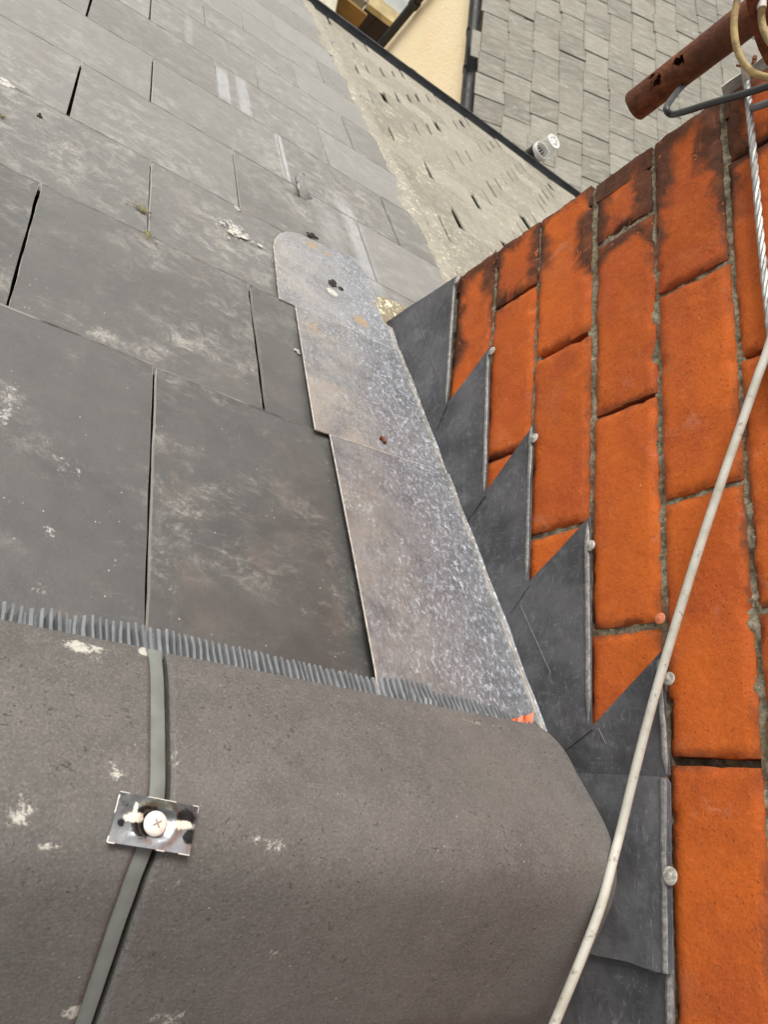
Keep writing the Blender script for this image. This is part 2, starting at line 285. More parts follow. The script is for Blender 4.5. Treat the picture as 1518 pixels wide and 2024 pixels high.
def mat_rust():
    g = NG('rusty_steel'); n = g.noise(120, 7, .7)
    c = g.mix(g.ramp(n, .35, .65), (.105, .035, .016), (.235, .082, .034)); c = g.mix(g.ramp(g.noise(14, 5), .4, .66, 0, .7), c, (.095, .04, .026))
    return g.fin(c, .8, .1, .3, g.bump(g.noise(260, 6, .7), .0016))
def mat_plate():
    g = NG('tarnished_plate'); v = g.pos
    C = at_tile((310, 1628)); wn = g.math('MULTIPLY', g.math('SUBTRACT', g.noise(220, 6, .75), .5), 1.5)
    def S(px, a, b, k): q = at_tile(px, .007); return (tuple(q), (a, b, .02), k)
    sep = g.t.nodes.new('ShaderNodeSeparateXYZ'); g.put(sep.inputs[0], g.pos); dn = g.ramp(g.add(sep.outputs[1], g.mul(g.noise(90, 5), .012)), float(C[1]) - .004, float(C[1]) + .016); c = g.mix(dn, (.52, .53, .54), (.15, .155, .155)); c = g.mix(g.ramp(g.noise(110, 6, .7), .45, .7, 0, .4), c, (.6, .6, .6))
    blk = g.spots([S((372, 1617), .0085, .0075, 1), S((378, 1655), .007, .006, 1), S((293, 1624), .0125, .011, 1.2), S((242, 1626), .0028, .0035, 1), S((250, 1597), .006, .008, .55)], wn)
    crm = g.spots([S((268, 1617), .0085, .0036, 1), S((362, 1632), .009, .0034, 1), S((270, 1600), .0018, .006, 1)], g.math('MULTIPLY', wn, 1.6))
    ol = g.spots([S((310, 1590), .022, .0035, .7)], g.math('MULTIPLY', wn, .5))
    c = g.mix(ol, c, (.22, .21, .14)); c = g.mix(blk, c, (.012, .011, .011)); c = g.mix(crm, c, (.80, .72, .58))
    return g.fin(c, g.add(.26, g.mul(crm, .5)), g.math('SUBTRACT', .75, g.mul(g.mx(crm, blk), .75)), .5, g.bump(g.noise(150, 4), .0005))
M = {}
M['slate'] = mat_slate(); M['old'] = mat_oldslate(); M['out'] = mat_outslate(); M['soaker'] = mat_soaker('milled_lead', 1.15, .08, .28, 0.0); M['soaker2'] = mat_soaker('milled_lead_paler', 1.25, .22, .6, 3.3); M['soaker3'] = mat_soaker('milled_lead_pale', 1.5, .55, .6, 7.1); M['lead'] = mat_flash('dark_lead', 1.45); M['lead2'] = mat_flash('grey_lead', 2.3)
M['bead'] = mat_bead(); M['score'] = plain('scored_lead', (.17, .17, .17), .5, .2, .3, 200); M['fold'] = plain('worn_soaker_fold', (.30, .275, .235), .5, .2, .45, 55); M['rim'] = plain('worn_lead_rim', (.52, .48, .42), .45, .2, .25, 120); M['brick'] = mat_brick(); M['mortar'] = mat_mortar(); M['ridge'] = mat_ridge(); M['cream'] = mat_cream(); M['rust'] = mat_rust(); M['plate'] = mat_plate()
M['slate_edge'] = plain('worn_lit_slate_edge', (.125, .118, .108), .6, 0, .75, 28); M['under'] = plain('dark_underlay', (.012, .012, .012), .9); M['deck'] = plain('grey_roof_deck', (.15, .14, .12), .9); M['core'] = plain('sooty_core', (.03, .022, .018), .95)  # slate edge colour holds wear and the light its edge catches
M['strip'] = plain('grey_green_plastic', (.175, .186, .168), .42, 0, .10, 60, .0002); M['roll'] = plain('grey_corrugated_foil', (.19, .20, .208), .40, .1, .12, 90)
M['orange'] = plain('orange_plastic', (.75, .14, .05), .5, 0, .2, 200); M['plug'] = plain('pale_plug', (.62, .19, .09), .6); M['white'] = (lambda g: g.fin(g.mix(g.mul(g.ramp(g.noise(160, 7, .75), .56, .66), .7), g.mix(g.ramp(g.noise(30, 5, .6), .4, .7), (.54, .52, .45), (.40, .375, .30)), (.16, .13, .09)), .6))(NG('white_cable_sheath'))
M['nail'] = plain('pale_nail_head', (.40, .38, .335), .5, .1, .35, 260); M['screw'] = plain('cream_screw_head', (.82, .77, .68), .45, 0, .1, 300)
M['black'] = plain('black_cable_sheath', (.045, .047, .045), .5, 0, .2, 60); M['greycable'] = plain('grey_cable_sheath', (.13, .13, .13), .5, 0, .2, 60)
M['tan'] = plain('weathered_tan_sheath', (.38, .27, .11), .6, 0, .35, 60, .0008); M['tape'] = plain('white_tape', (.75, .72, .63), .6)
M['bracket'] = plain('chipped_white_steel', (.80, .78, .70), .55, 0, .25, 60, .0008); M['galv'] = plain('galvanised_strand', (.36, .36, .34), .45, .6, .2, 200)
M['gutter'] = plain('dark_grey_gutter', (.075, .078, .083), .5, 0, .35, 15); M['gutter_old'] = plain('black_weathered_gutter', (.035, .034, .03), .6, 0, .4, 20)
M['cage'] = plain('white_cage_plastic', (.80, .80, .76), .5, 0, .05); M['cowl'] = plain('cream_stub_pipe', (.52, .49, .37), .6, 0, .15, 20); M['pipe'] = plain('black_pipe', (.016, .016, .014), .5)
M['conc'] = plain('yard_concrete', (.36, .37, .34), .85, 0, .2, 4, .004); M['ochre'] = plain('ochre_board', (.19, .105, .022), .7, 0, .35, 4); M['dkbrown'] = plain('dark_brown_boards', (.022, .013, .010), .8, 0, .3, 6)
M['render'] = plain('grey_render', (.27, .25, .20), .85, 0, .25, 5); M['coping'] = plain('buff_coping', (.42, .33, .17), .75, 0, .3, 6); M['teal'] = plain('dull_green_plastic', (.06, .075, .055), .6)
M['housew'] = plain('house_wall_brick', (.30, .14, .08), .85, 0, .3, 8); M['drop'] = plain('bird_lime', (.50, .485, .43), .8, 0, .2, 200); M['moss'] = plain('yellow_moss', (.25, .225, .11), .9, 0, .5, 250, .002)
M['dark'] = plain('dark_litter', (.05, .042, .03), .9, 0, .5, 250, .002); M['leadscrap'] = plain('lead_scrap', (.33, .325, .31), .5, .1, .2, 100); M['slot'] = plain('dirty_slot', (.42, .33, .27), .7); M['twig'] = plain('red_brown_twig', (.16, .05, .03), .8)
M['splash'] = (lambda g: g.fin(g.mix(g.ramp(g.noise(55, 6, .7, 1.2, g.mapping(g.pos, scale=(1.6, .8, 1))), .54, .58), (.235, .195, .125), (.74, .66, .48)), .75))(NG('splashed_slate'))
# ------------------------------------------------------------------ mesh helpers
LOC = {}
class MB:
    def __init__(s): s.v = []; s.f = []; s.a = {}; s.mi = []
    def add(s, vs, fs, mi=0, **at):
        o = len(s.v); s.v += [tuple(map(float, p)) for p in vs]; s.f += [tuple(i + o for i in f) for f in fs]; s.mi += [mi] * len(fs)
        for k, x in at.items():
            l = s.a.setdefault(k, []); l += [0.0] * (o - len(l)); l += list(x) if hasattr(x, '__len__') else [float(x)] * len(vs)
    def box(s, lo, hi, **k):
        x0, y0, z0 = lo; x1, y1, z1 = hi
        s.add([(x0, y0, z0), (x1, y0, z0), (x1, y1, z0), (x0, y1, z0), (x0, y0, z1), (x1, y0, z1), (x1, y1, z1), (x0, y1, z1)], [(3, 2, 1, 0), (4, 5, 6, 7), (0, 1, 5, 4), (1, 2, 6, 5), (2, 3, 7, 6), (3, 0, 4, 7)], **k)
    def prism(s, poly, F, h0, h1, cham=0.0, **k):
        n = len(poly); c = np.mean(np.array(poly), 0)
        def ins(p, d):
            q = c - np.array(p); l = np.linalg.norm(q); return tuple(np.array(p) + q / l * d * 1.4)
        hf0 = h0 if callable(h0) else (lambda a, b: h0); hf1 = h1 if callable(h1) else (lambda a, b: h1)
        V = [F(a, b, hf0(a, b)) for a, b in poly] + [F(a, b, hf1(a, b) - cham) for a, b in poly]
        fs = [(i, (i + 1) % n, n + (i + 1) % n, n + i) for i in range(n)] + [tuple(range(n))[::-1]]
        if cham:
            V += [F(*ins(p, cham), hf1(*p)) for p in poly]; fs += [(n + i, n + (i + 1) % n, 2 * n + (i + 1) % n, 2 * n + i) for i in range(n)] + [tuple(range(2 * n, 3 * n))]
        else: fs += [tuple(range(n, 2 * n))]
        s.add(V, fs, **k)
    def tube(s, pts, rad, n=12, sm=6, cap=True, **k):
        P = catmull(pts, sm) if sm else [np.array(p, float) for p in pts]
        rr = rad if callable(rad) else (lambda t: rad); V = []; N = None
        for i, p in enumerate(P):
            t = P[min(i + 1, len(P) - 1)] - P[max(i - 1, 0)]; t = t / np.linalg.norm(t)
            if N is None:
                a = np.array([0, 0, 1.]) if abs(t[2]) < .9 else np.array([1., 0, 0]); N = np.cross(t, a)
            N = N - t * (N @ t); N /= np.linalg.norm(N); B = np.cross(t, N); r = rr(i / (len(P) - 1))
            V += [p + r * (math.cos(2 * math.pi * j / n) * N + math.sin(2 * math.pi * j / n) * B) for j in range(n)]
        F = [(i * n + j, i * n + (j + 1) % n, (i + 1) * n + (j + 1) % n, (i + 1) * n + j) for i in range(len(P) - 1) for j in range(n)]
        if cap: F += [tuple(range(n))[::-1], tuple(range((len(P) - 1) * n, len(P) * n))]
        s.add(V, F, **k)
    def grid(s, G, close=False, **k):
        n, m = len(G), len(G[0]); V = [p for r in G for p in r]
        s.add(V, [(i * m + j, (i + 1) * m + j, (i + 1) * m + j + 1, i * m + j + 1) for i in range(n - 1) for j in range(m - 1)], **k)
    def disc(s, c, nrm, r, dome, n=20, rings=4, **k):
        nrm = np.array(nrm, float); nrm /= np.linalg.norm(nrm); a = np.array([0, 0, 1.]) if abs(nrm[2]) < .9 else np.array([1., 0, 0]); u = np.cross(nrm, a); u /= np.linalg.norm(u); w = np.cross(nrm, u)
        V = []; 
        for i in range(rings + 1):
            q = i / rings; rad = r * math.cos(q * math.pi / 2 * .98); hh = dome * math.sin(q * math.pi / 2)
            V += [np.array(c) + nrm * hh + rad * (math.cos(2 * math.pi * j / n) * u + math.sin(2 * math.pi * j / n) * w) for j in range(n)]
        F = [(i * n + j, i * n + (j + 1) % n, (i + 1) * n + (j + 1) % n, (i + 1) * n + j) for i in range(rings) for j in range(n)] + [tuple(range(rings * n, (rings + 1) * n))]
        s.add(V, F, **k)
    def build(s, name, mats, parent=None, smooth=True, angle=35, origin=None):
        if not isinstance(mats, (list, tuple)): mats = [mats]
        if parent is not None: o0 = np.array(LOC[parent])
        elif origin is not None: o0 = np.array(origin)
        else:
            A = np.array(s.v); o0 = np.array([(A[:, 0].min() + A[:, 0].max()) / 2, (A[:, 1].min() + A[:, 1].max()) / 2, A[:, 2].min()])
        me = bpy.data.meshes.new(name); me.from_pydata([tuple(np.array(p) - o0) for p in s.v], [], s.f)
        for m in mats: me.materials.append(m)
        me.polygons.foreach_set('material_index', s.mi)
        for k, l in s.a.items():
            l = l + [0.0] * (len(s.v) - len(l)); at = me.attributes.new(k, 'FLOAT', 'POINT'); at.data.foreach_set('value', l)
        bm = bmesh.new(); bm.from_mesh(me); bmesh.ops.recalc_face_normals(bm, faces=bm.faces); bm.to_mesh(me); bm.free()
        if smooth:
            me.polygons.foreach_set('use_smooth', [True] * len(me.polygons)); me.set_sharp_from_angle(angle=R_(angle))
        me.update()
        o = bpy.data.objects.new(name, me); sc.collection.objects.link(o); LOC[o] = tuple(o0)
        if parent is not None: o.parent = parent
        else: o.location = (o0[0], o0[1], o0[2] + H)
        return o
def tag(o, label, cat, group=None):
    o['label'] = label; o['category'] = cat
    if group: o['group'] = group
    return o
def thing(name, loc, label, cat, group=None):
    o = bpy.data.objects.new(name, None); sc.collection.objects.link(o); o.empty_display_size = .1
    o.location = (loc[0], loc[1], loc[2] + H); LOC[o] = tuple(loc); return tag(o, label, cat, group)
def structure(o): o['kind'] = 'structure'; return o
# (parts that are children of parts keep the thing's origin, so nothing has to be shifted twice)
def sub(mb, name, mats, part, **k):
    o = mb.build(name, mats, part, **k); return o
# ------------------------------------------------------------------ ground
g = MB(); g.grid([[(x, y, -H + 0.0) for x in np.linspace(-200, 200, 9)] for y in np.linspace(-200, 200, 9)]); structure(g.build('ground', M['conc'], origin=(0, 0, -H)))
# ------------------------------------------------------------------ the near roof of large dark slates
VE = 3.53
TAILS = [.427, .70, .94, 1.185, 1.435, 1.685, 1.94, 2.195, 2.455, 2.74, 3.04, 3.30, VE]
PH = [.168, .0305, .158, .0405, .155, .030, .146, .022, .146, .012, .142, .01, .15]
WID = .2625
roof = thing('slate_roof', RF(0, VE), 'main pitched roof of large dark grey slates running down from the ridge to the gutter', 'roof')
JAG = {}
mb = MB()
HB = -.013
SLH = []
for i, vt in enumerate(TAILS):
    i += 1
    gg = (TAILS[i - 1] - TAILS[i - 2]) if i > 1 else .27
    L = 2.2 * gg
    v0 = max(vt - 1.03 * gg, 0) if i > 1 else .03
    edge = .80 + .02 * math.sin(i * 2.3)
    if v0 < .82 and vt < .75: edge = XW - .004
    k0 = math.floor((-1.6 - PH[i - 1]) / WID); u = PH[i - 1] + k0 * WID
    cuts = []
    while u < edge: cuts.append(u); u += WID
    if i == 4: cuts = [c for c in cuts if c < .5] + [.565]
    if edge - cuts[-1] < .06: cuts.pop()
    cuts.append(edge)
    for a, b in zip(cuts[:-1], cuts[1:]):
        g2 = .0018 if i < 4 else .0025; ga = .0022 if (i == 2 and abs(a - .293) < .02) else 0; tl = random.choice([.0, .05, .10, .18, .26, .33]) * (1 if i > 2 else .35) + min(.16, max(0, i - 2) * .05); last = (b == edge and i >= 4)  # lower rows get a paler tint: sky sheen of the far roof painted in
        if last and i % 2 == 0: tl = random.uniform(.40, .55)
        elif last: tl = .12
        dz = random.uniform(-.0007, .0007); tw = random.uniform(-.0012, .0012); sk = random.uniform(-.0007, .0007); sv = random.uniform(-.003, .003)
        def top(x, y, v0=v0, vt=vt, L=L, a=a, b=b, dz=dz, tw=tw): return HB + .005 + .012 * (y - (vt - L)) / L + dz + tw * ((x - a) / (b - a) - .5)
        def bot(x, y, top=top): return top(x, y) - .0062
        nb = 1
        poly = [(a + g2 + sk + ga, v0), (b - g2 - sk, v0), (b - g2 + sk, vt + sv), (a + g2 - sk + ga, vt + sv)]
        if not last and v0 < .9:
            A_, B_, C_, D_ = poly; J = lambda p, q_, t: (p[0] + (q_[0] - p[0]) * t + random.uniform(-.00045, .00045), p[1] + (q_[1] - p[1]) * t)
            poly = [A_, B_] + [J(B_, C_, t / 14) for t in range(1, 14)] + [C_, D_] + [J(D_, A_, t / 14) for t in range(1, 14)]
            tail_ = (D_, C_)
        else: tail_ = None
        if last:
            q = [(b + random.uniform(-.022, .012), v0 + (vt - v0) * t) for t in (.5, .62, .72, .8, .88, .94)]
            poly = [poly[0], (b - .004, v0)] + q + [(b - .02, vt + sv), poly[3]]
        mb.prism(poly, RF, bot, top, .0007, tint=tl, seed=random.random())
        (ua, va), (ub_, vb_) = tail_ or (poly[-1], poly[-2]); k_ = 9
        lower = [(ua + (ub_ - ua) * q / k_, va + (vb_ - va) * q / k_ + .0006) for q in range(k_ + 1)]; upper = [(p[0], p[1] - .0006 - random.uniform(.0006, .0034)) for p in lower[::-1]]
        mb.prism(lower + upper, RF, lambda x, y, top=top: top(x, y) - .003, lambda x, y, top=top: top(x, y) + .0002, mi=1, tint=tl)  # tail strip paler: edge wear plus caught light put into the colour
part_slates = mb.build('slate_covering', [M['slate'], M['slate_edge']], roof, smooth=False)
u_ = MB(); u_.prism([(-1.7, .0), (3.4, .0), (3.4, VE - .02), (-1.7, VE - .02)], RF, -.05, -.03); u_.build('underlay', M['under'], roof)
b_ = MB()      # the other slope, behind the ridge
RY = -.038; RZ = Z0 - TP * RY
def RB(u, v, h=0.0): return (u, 2 * RY - v * CP - h * SP + 0.0, Z0 - TP * 0 - v * SP + h * CP - TP * 0 + 0) if False else (u, 2 * RY - (v * CP + h * SP), Z0 - v * SP + h * CP)
for i in range(14):
    u = -1.7 + (i % 2) * .13
    while u < 1.6:
        if not (u + .26 > XW - .02 and i < 3): b_.prism([(u + .002, .09 + i * .25 - .1), (u + .26, .09 + i * .25 - .1), (u + .26, .09 + (i + 1) * .25), (u + .002, .09 + (i + 1) * .25)], RB, lambda a, b: -.02, lambda a, b, i=i: -.012 + .006 * (b - .09 - i * .25) / .25, .001, tint=random.uniform(0, .15))
        u += .2625
b_.build('back_slope_covering', M['slate'], roof, smooth=False)
# light splashed slate tucked at the chimney corner
s_ = MB(); s_.prism([at_roof(p) for p in ((738, 590), (752, 588), (806, 606), (830, 640), (757, 648))], RF, -.004, .0025, .0008); s_.build('patched_slate', M['splash'], roof)['label'] = 'brown slate offcut splashed with cream paint'
# house wall below the eaves
hw = MB(); hw.box((-1.7, -3.2, -H), (3.4, RF(0, VE)[1] - .16, RF(0, VE)[2] - .10)); tag(hw.build('house_wall', M['housew']), 'brick house wall beneath the eaves of the slate roof', 'house wall')
# ------------------------------------------------------------------ the neighbour's old pale slates
old = thing('old_slate_roof', RF(2, VE), 'weathered cream grey roof of small old slates with dark open gaps and lichen', 'roof')
mb = MB(); G, W2 = .163, .195
row = 0; v = .62
while v < VE + .0:
    vt = min(v + G, VE + .01); off = (.5 if row % 2 else 0) * W2 + .01
    u = .60 + off
    while u < 3.4:
        a, b = u, u + W2; L = G * 2.1
        gp = random.choice([.001, .004, .007, .010, .013, .016]) * (1 + .7 * noise.noise(Vector((u * 3, v * 3, 1)))) if u > .8 else .001; lift = random.uniform(0, .003) + (random.random() < .08) * .004; tw = random.uniform(-.004, .004); sk = random.uniform(-.004, .004) + (gp > .006) * random.uniform(-.008, .008); st = random.uniform(-.006, .006)
        def top(x, y, vt=vt, lift=lift, tw=tw, a=a): return -.018 + .004 + .013 * (y - (vt - G * 2.1)) / (G * 2.1) + lift * .6 + tw * ((x - a) / W2 - .5)
        a2 = max(a, .745)
        if b > .77: mb.prism([(a2 + gp + sk * .3, max(v - .012, .6)), (b - gp, max(v - .012, .6)), (b - gp + sk, vt + st), (a2 + (a2 + b) / 2 * 0 + gp + sk, vt + st + random.uniform(-.004, .004))], RF, lambda x, y, top=top: top(x, y) - .006, top, .0015, tint=random.random())
        u += W2
    v += G; row += 1
mb.build('old_slates', M['old'], old, smooth=False)
mb = MB()      # rough mortar fillet where the two roofs meet
cols = []
for i in range(150):
    v = .74 + (VE - .74) * i / 149; wob = noise.noise(Vector((v * 5, 1, 2))) * .02 + noise.noise(Vector((v * 22, 4, 2))) * .012; ce = .812 + wob
    wl = .036 + abs(noise.noise(Vector((v * 9, 7, 1)))) * .03; wr = .022 + abs(noise.noise(Vector((v * 7, 17, 1)))) * .04
    cols.append([RF(ce - wl, v, .0005 - .004), RF(ce - wl * .6, v, .0065 + noise.noise(Vector((v * 40, 3, 1))) * .002), RF(ce, v, .008 + noise.noise(Vector((v * 50, 1, 1))) * .003), RF(ce + wr * .6, v, .006 + noise.noise(Vector((v * 45, 9, 1))) * .002), RF(ce + wr, v, -.006)])
mb.grid(cols, tint=.7); mb.build('mortar_fillet', M['old'], old)['label'] = 'crumbling cream mortar strip between new and old slates'
# ------------------------------------------------------------------ eaves gutter
gt = MB(); prof = []
YG, ZG = RF(0, VE)[1] + .028, RF(0, VE)[2] - .004
for r, rev in ((.038, 0), (.033, 1)):
    a = [math.pi + math.pi * k / 14 for k in range(15)]
    if rev: a = a[::-1]
    prof += [(YG + r * math.cos(t), ZG + r * math.sin(t)) for t in a]
prof.append(prof[0])
xs = np.linspace(-1.7, 3.4, 60); gt.grid([[(x, y + .003 * noise.noise(Vector((x * 2, 1, 1))), z) for y, z in prof] for x in xs])
gut = thing('eaves_gutter', (1, YG, ZG - .04), 'long dark grey half round gutter along the eaves below the old slates', 'gutter')
gt.build('trough', M['gutter'], gut)
fl = MB(); fl.prism([(-1.7, VE - .03), (3.4, VE - .03), (3.4, VE + .02), (-1.7, VE + .02)], lambda a, b, h: RF(a, b + .008 * noise.noise(Vector((a * 6, 2, 2))), h), -.028, -.016); fl.build('felt_edge', M['gutter'], gut)
for x in np.arange(-1.4, 3.3, .55):
    c = MB(); c.grid([[(x + d, YG + .0395 * math.cos(t), ZG + .0395 * math.sin(t)) for t in [math.pi + math.pi * k / 14 for k in range(15)]] for d in (0, .03)]); c.build('bracket', M['gutter'], gut)
# ------------------------------------------------------------------ chimney of orange brick
ch = thing('brick_chimney', (XW + .3, .2, -1.2), 'orange brick chimney stack with sooty corner rising beside the stepped lead flashing', 'chimney')
JZ = [-1.03, -.950, -.870, -.792, -.7130, -.6345, -.5545, -.4695, -.3905, -.3108, -.2310, -.152, -.074, .006, .086, .166, .246]
YA = .694       # outer corner
PA = [1.086, .694, .290, -.105, -.50]; PB = [.887, .4895, .0895, -.305, -.70]
def brick(mb, F, a0, a1, b0, b1, seed, end=False, tint=.5, soot=0.0):
    """one brick face on a (along, up) frame with rounded, chipped edges"""
    st = .0050; na = max(4, int((a1 - a0) / st)); nb = max(4, int((b1 - b0) / st)); rr = .0026
    rows = []; ed = []; e2 = []
    for i in range(na + 1):
        r = []
        for j in range(nb + 1):
            s, t = i / na, j / nb
            s = min(1, max(0, s)); t = min(1, max(0, t)); s += .010 * math.sin(4 * math.pi * s) * 0
            a = a0 + (a1 - a0) * s; b = b0 + (b1 - b0) * t
            wa = .0009 * noise.noise(Vector((b * 40, seed, 1))) + .0006 * noise.noise(Vector((b * 140, seed, 4))); wb = .0008 * noise.noise(Vector((a * 30, seed, 2))) + .0007 * noise.noise(Vector((a * 130, seed, 5)))
            if i == 0 or i == na: a += wa
            if j == 0 or j == nb: b += wb
            da = min(a - a0, a1 - a); db = min(b - b0, b1 - b); d = min(da, db); dd = max(d, 0)
            cor = math.hypot(max(.012 - da, 0), max(.012 - db, 0))
            ro = rr * (1 + .7 * noise.noise(Vector((a * 60, b * 60, seed))))
            dep = 0.0
            if dd < ro: dep = -ro * (1 - math.sqrt(max(0, 1 - (1 - dd / ro) ** 2))) - .0003
            chip = noise.noise(Vector((a * 55, b * 55, seed + 9)))
            if chip > .33 and d < .011: dep -= (chip - .33) * .012 * (1 - d / .011)
            dep += .0009 * noise.noise(Vector((a * 22, b * 22, seed + 3))) + .0004 * noise.noise(Vector((a * 90, b * 90, seed + 5)))
            r.append((a, b, dep)); ed.append(max(0, 1 - d / .014)); e2.append(max(0, 1 - d / .036))
        rows.append(r)
    n, m = na + 1, nb + 1; V = [F(*p) for r in rows for p in r]
    fs = [(i * m + j, (i + 1) * m + j, (i + 1) * m + j + 1, i * m + j + 1) for i in range(na) for j in range(nb)]
    bd = [i * m for i in range(n)] + [(n - 1) * m + j for j in range(1, m)] + [i * m + m - 1 for i in range(n - 2, -1, -1)] + [j for j in range(m - 2, 0, -1)]
    base = len(V); V += [F(rows[k // m][k % m][0], rows[k // m][k % m][1], -.028) for k in bd]
    q = len(bd); fs += [(bd[k], bd[(k + 1) % q], base + (k + 1) % q, base + k) for k in range(q)]
    mb.add(V, fs, tint=tint, edge=ed + [1.0] * q, rim=e2 + [1.0] * q, soot=soot)
mb = MB(); rnd = random.Random(3)
def WB(a, b, d): return (XW - d, a, b)
joints = []
for i in range(len(JZ) - 1):
    z0, z1 = JZ[i] + .0032, JZ[i + 1] - .0032
    off = 1 if i % 2 == 0 else 0      # course above z=-.6932 (index 4) belongs to the B bond
    ps = [p * XW for p in (PB if off else PA)]
    arr = YA - .012 * max(0, min(1, (z0 + .69) / .39))
    ps = [p for p in ps if p < arr - .06]
    ends = [arr] + ps + [-.62]
    for hi_, lo_ in zip(ends[:-1], ends[1:]):
        a1 = hi_ - (.0 if hi_ == arr else (.0025) + rnd.uniform(-.0008, .0012)); a0 = lo_ + .0025 + rnd.uniform(-.0008, .0012)
        if a1 - a0 < .03: continue
        sd = rnd.uniform(0, 90); tn = rnd.uniform(.1, 1.0); soot = max(0, (a0 + a1) / 2 - .40) / .28 * rnd.uniform(.3, 1)
        off_d = rnd.uniform(-.0012, .0012); sh = rnd.uniform(-.0012, .0012)
        brick(mb, lambda a, b, d, o=off_d: WB(a, b, d + o), a0, a1, z0 + sh, z1 + sh, sd, False, tn, soot)
    for p in ps: joints.append((p, (JZ[i] + JZ[i + 1]) / 2, i))
    # the face round the corner, seen only from the side
    x = XW + .001
    wl = .10 if off else .21
    while x < 1.2:
        brick(mb, lambda a, b, d, y=arr: (a, y + d - .0015, b), x + (.0 if x < XW + .01 else .004), min(x + wl, 1.2), z0, z1, rnd.uniform(0, 90), False, rnd.uniform(.1, 1), rnd.uniform(0, .8)); x += wl; wl = .21
mb.build('brickwork', M['brick'], ch, angle=60)
mm = MB(); deep = {(7, .683), (8, .09), (4, .0), (6, .874), (5, 1.0685)}
ys = np.arange(-.62, YA - .010, .0028); zs = np.arange(-1.02, .245, .0028)
def md(y, z):
    d = -.0042 + .0024 * noise.noise(Vector((y * 70, z * 70, 1))) + .0022 * noise.noise(Vector((y * 220, z * 220, 4)))
    for p, zz, i in joints:
        if abs(y - p) < .006 and abs(z - zz) < .034:
            key = round(p / XW, 3)
            h = noise.noise(Vector((key * 7, i * 3.1, 2)))
            if (i, key) in ((7, .694), (8, .089), (8, .09), (5, 1.086), (5, .694), (6, .887), (9, 1.086), (9, .694)) or h > .12: d -= .016
    return d
vis = lambda y, z: True
mm.grid([[(XW - md(y, z), y, z) for z in zs] for y in ys]); mm.build('mortar', M['mortar'], ch)
cr = MB(); cr.box((XW + .030, -.615, -1.9), (1.2, YA - .022, .24)); cr.build('core', M['core'], ch)
mf = MB(); mf.box((XW + .035, YA - .0215, -1.0), (1.2, YA - .010, .24)); mf.build('end_mortar', M['mortar'], ch)
# ------------------------------------------------------------------ lead soakers
def sheet(poly, F, h, th, mat, name, parent=None, wav=.0008, cuts=2, seed=0.0, mesh_only=False, lim=.016):
    bm = bmesh.new(); vs = [bm.verts.new((a, b, 0)) for a, b in poly]; f = bm.faces.new(vs); bm.normal_update(); bmesh.ops.triangulate(bm, faces=[f])
    for _ in range(cuts):
        es = [e for e in bm.edges if e.calc_length() > lim]; bmesh.ops.subdivide_edges(bm, edges=es, cuts=1); bmesh.ops.triangulate(bm, faces=bm.faces)
    ext = [e for e in bm.edges if e.is_boundary]; V0 = list(bm.verts); bm.verts.index_update(); n = len(V0)
    hh = h if callable(h) else (lambda a, b: h)
    top = [F(v.co.x, v.co.y, hh(v.co.x, v.co.y) + th + wav * noise.noise(Vector((v.co.x * 14, v.co.y * 14, seed)))) for v in V0]
    bot = [F(v.co.x, v.co.y, hh(v.co.x, v.co.y) + wav * noise.noise(Vector((v.co.x * 14, v.co.y * 14, seed)))) for v in V0]
    fs = [tuple(v.index for v in f.verts) for f in bm.faces]; fb = [tuple(n + k for k in f[::-1]) for f in fs]
    fe = [(e.verts[0].index, e.verts[1].index, n + e.verts[1].index, n + e.verts[0].index) for e in ext]; bm.free()
    m = MB(); m.add(top + bot, fs + fb + fe)
    return m if mesh_only else m.build(name, mat, parent)
# each soaker lies on the roof and turns up the chimney behind the flashing
def soaker(px, base_h, vtop, label, mat, ne):
    """px: roof pixels of the visible outline from the upslope end of the free edge, round the tail to the wall"""
    ub = XW - .0012; br = .0125
    P = [at_roof(p, base_h) for p in px]; vl = P[-1][1]; lim = min(vl, .79)
    poly = [(P[0][0], vtop)] + P + [(ub + .036, lim), (ub + .036, vtop)]
    def F(u, v, h):
        k = ub - br
        if u <= k: return RF(u, v, h)
        a = min((u - k) / br, math.pi / 2); ex = max(0, u - k - br * math.pi / 2); r = br - (h - base_h)
        return RF(k + r * math.sin(a) + 0 * ex, v, base_h + br - r * math.cos(a) + ex)
    m = sheet(poly, F, base_h, .0016, None, '', None, .0009, 6, vl * 9, True, .009)
    o = tag(m.build('lead_soaker', mat, angle=50), label, 'lead soaker', 'lead soakers beside the chimney')
    e = MB(); e.tube([F(a, b, base_h + .0011) for a, b in P[ne:]], .00085, 6, 0); e.build('worn_edge', M['rim'], o)
    e = MB(); n = 40; va = max(vtop, .06); e.tube([F(ub - br + br * .25 + .0007 * noise.noise(Vector((k * .7, vl, 1))), va + (lim - va) * k / n, base_h + .0010) for k in range(n + 1)], lambda t: .0021 + .0006 * noise.noise(Vector((t * 9, vl, 4))), 8, 0); e.build('folded_edge', M['fold'], o); return o
soaker([(746, 1370), (740, 1325), (697, 1095), (651, 861), (700, 876), (770, 900), (830, 920), (876, 938)], .0092, .06, 'longest mottled grey lead soaker, nearest the ridge tile, with a bluish sheen', M['soaker'], 0)
soaker([(720, 1045), (668, 880), (648, 859), (622, 851), (603, 735), (583, 607), (640, 630), (700, 656), (745, 677), (786, 695)], .0072, .34, 'middle lead soaker between the long one and the round cornered one', M['soaker2'], 2)
soaker([(650, 690), (598, 618), (578, 604), (551, 592), (546, 545), (540, 488), (543, 474), (553, 464), (567, 460), (590, 464), (640, 486), (700, 512), (722, 545), (744, 600), (757, 640), (772, 652)], .0052, .56, 'far lead soaker with a rounded corner, rust stains and a pale round mark', M['soaker3'], 3)
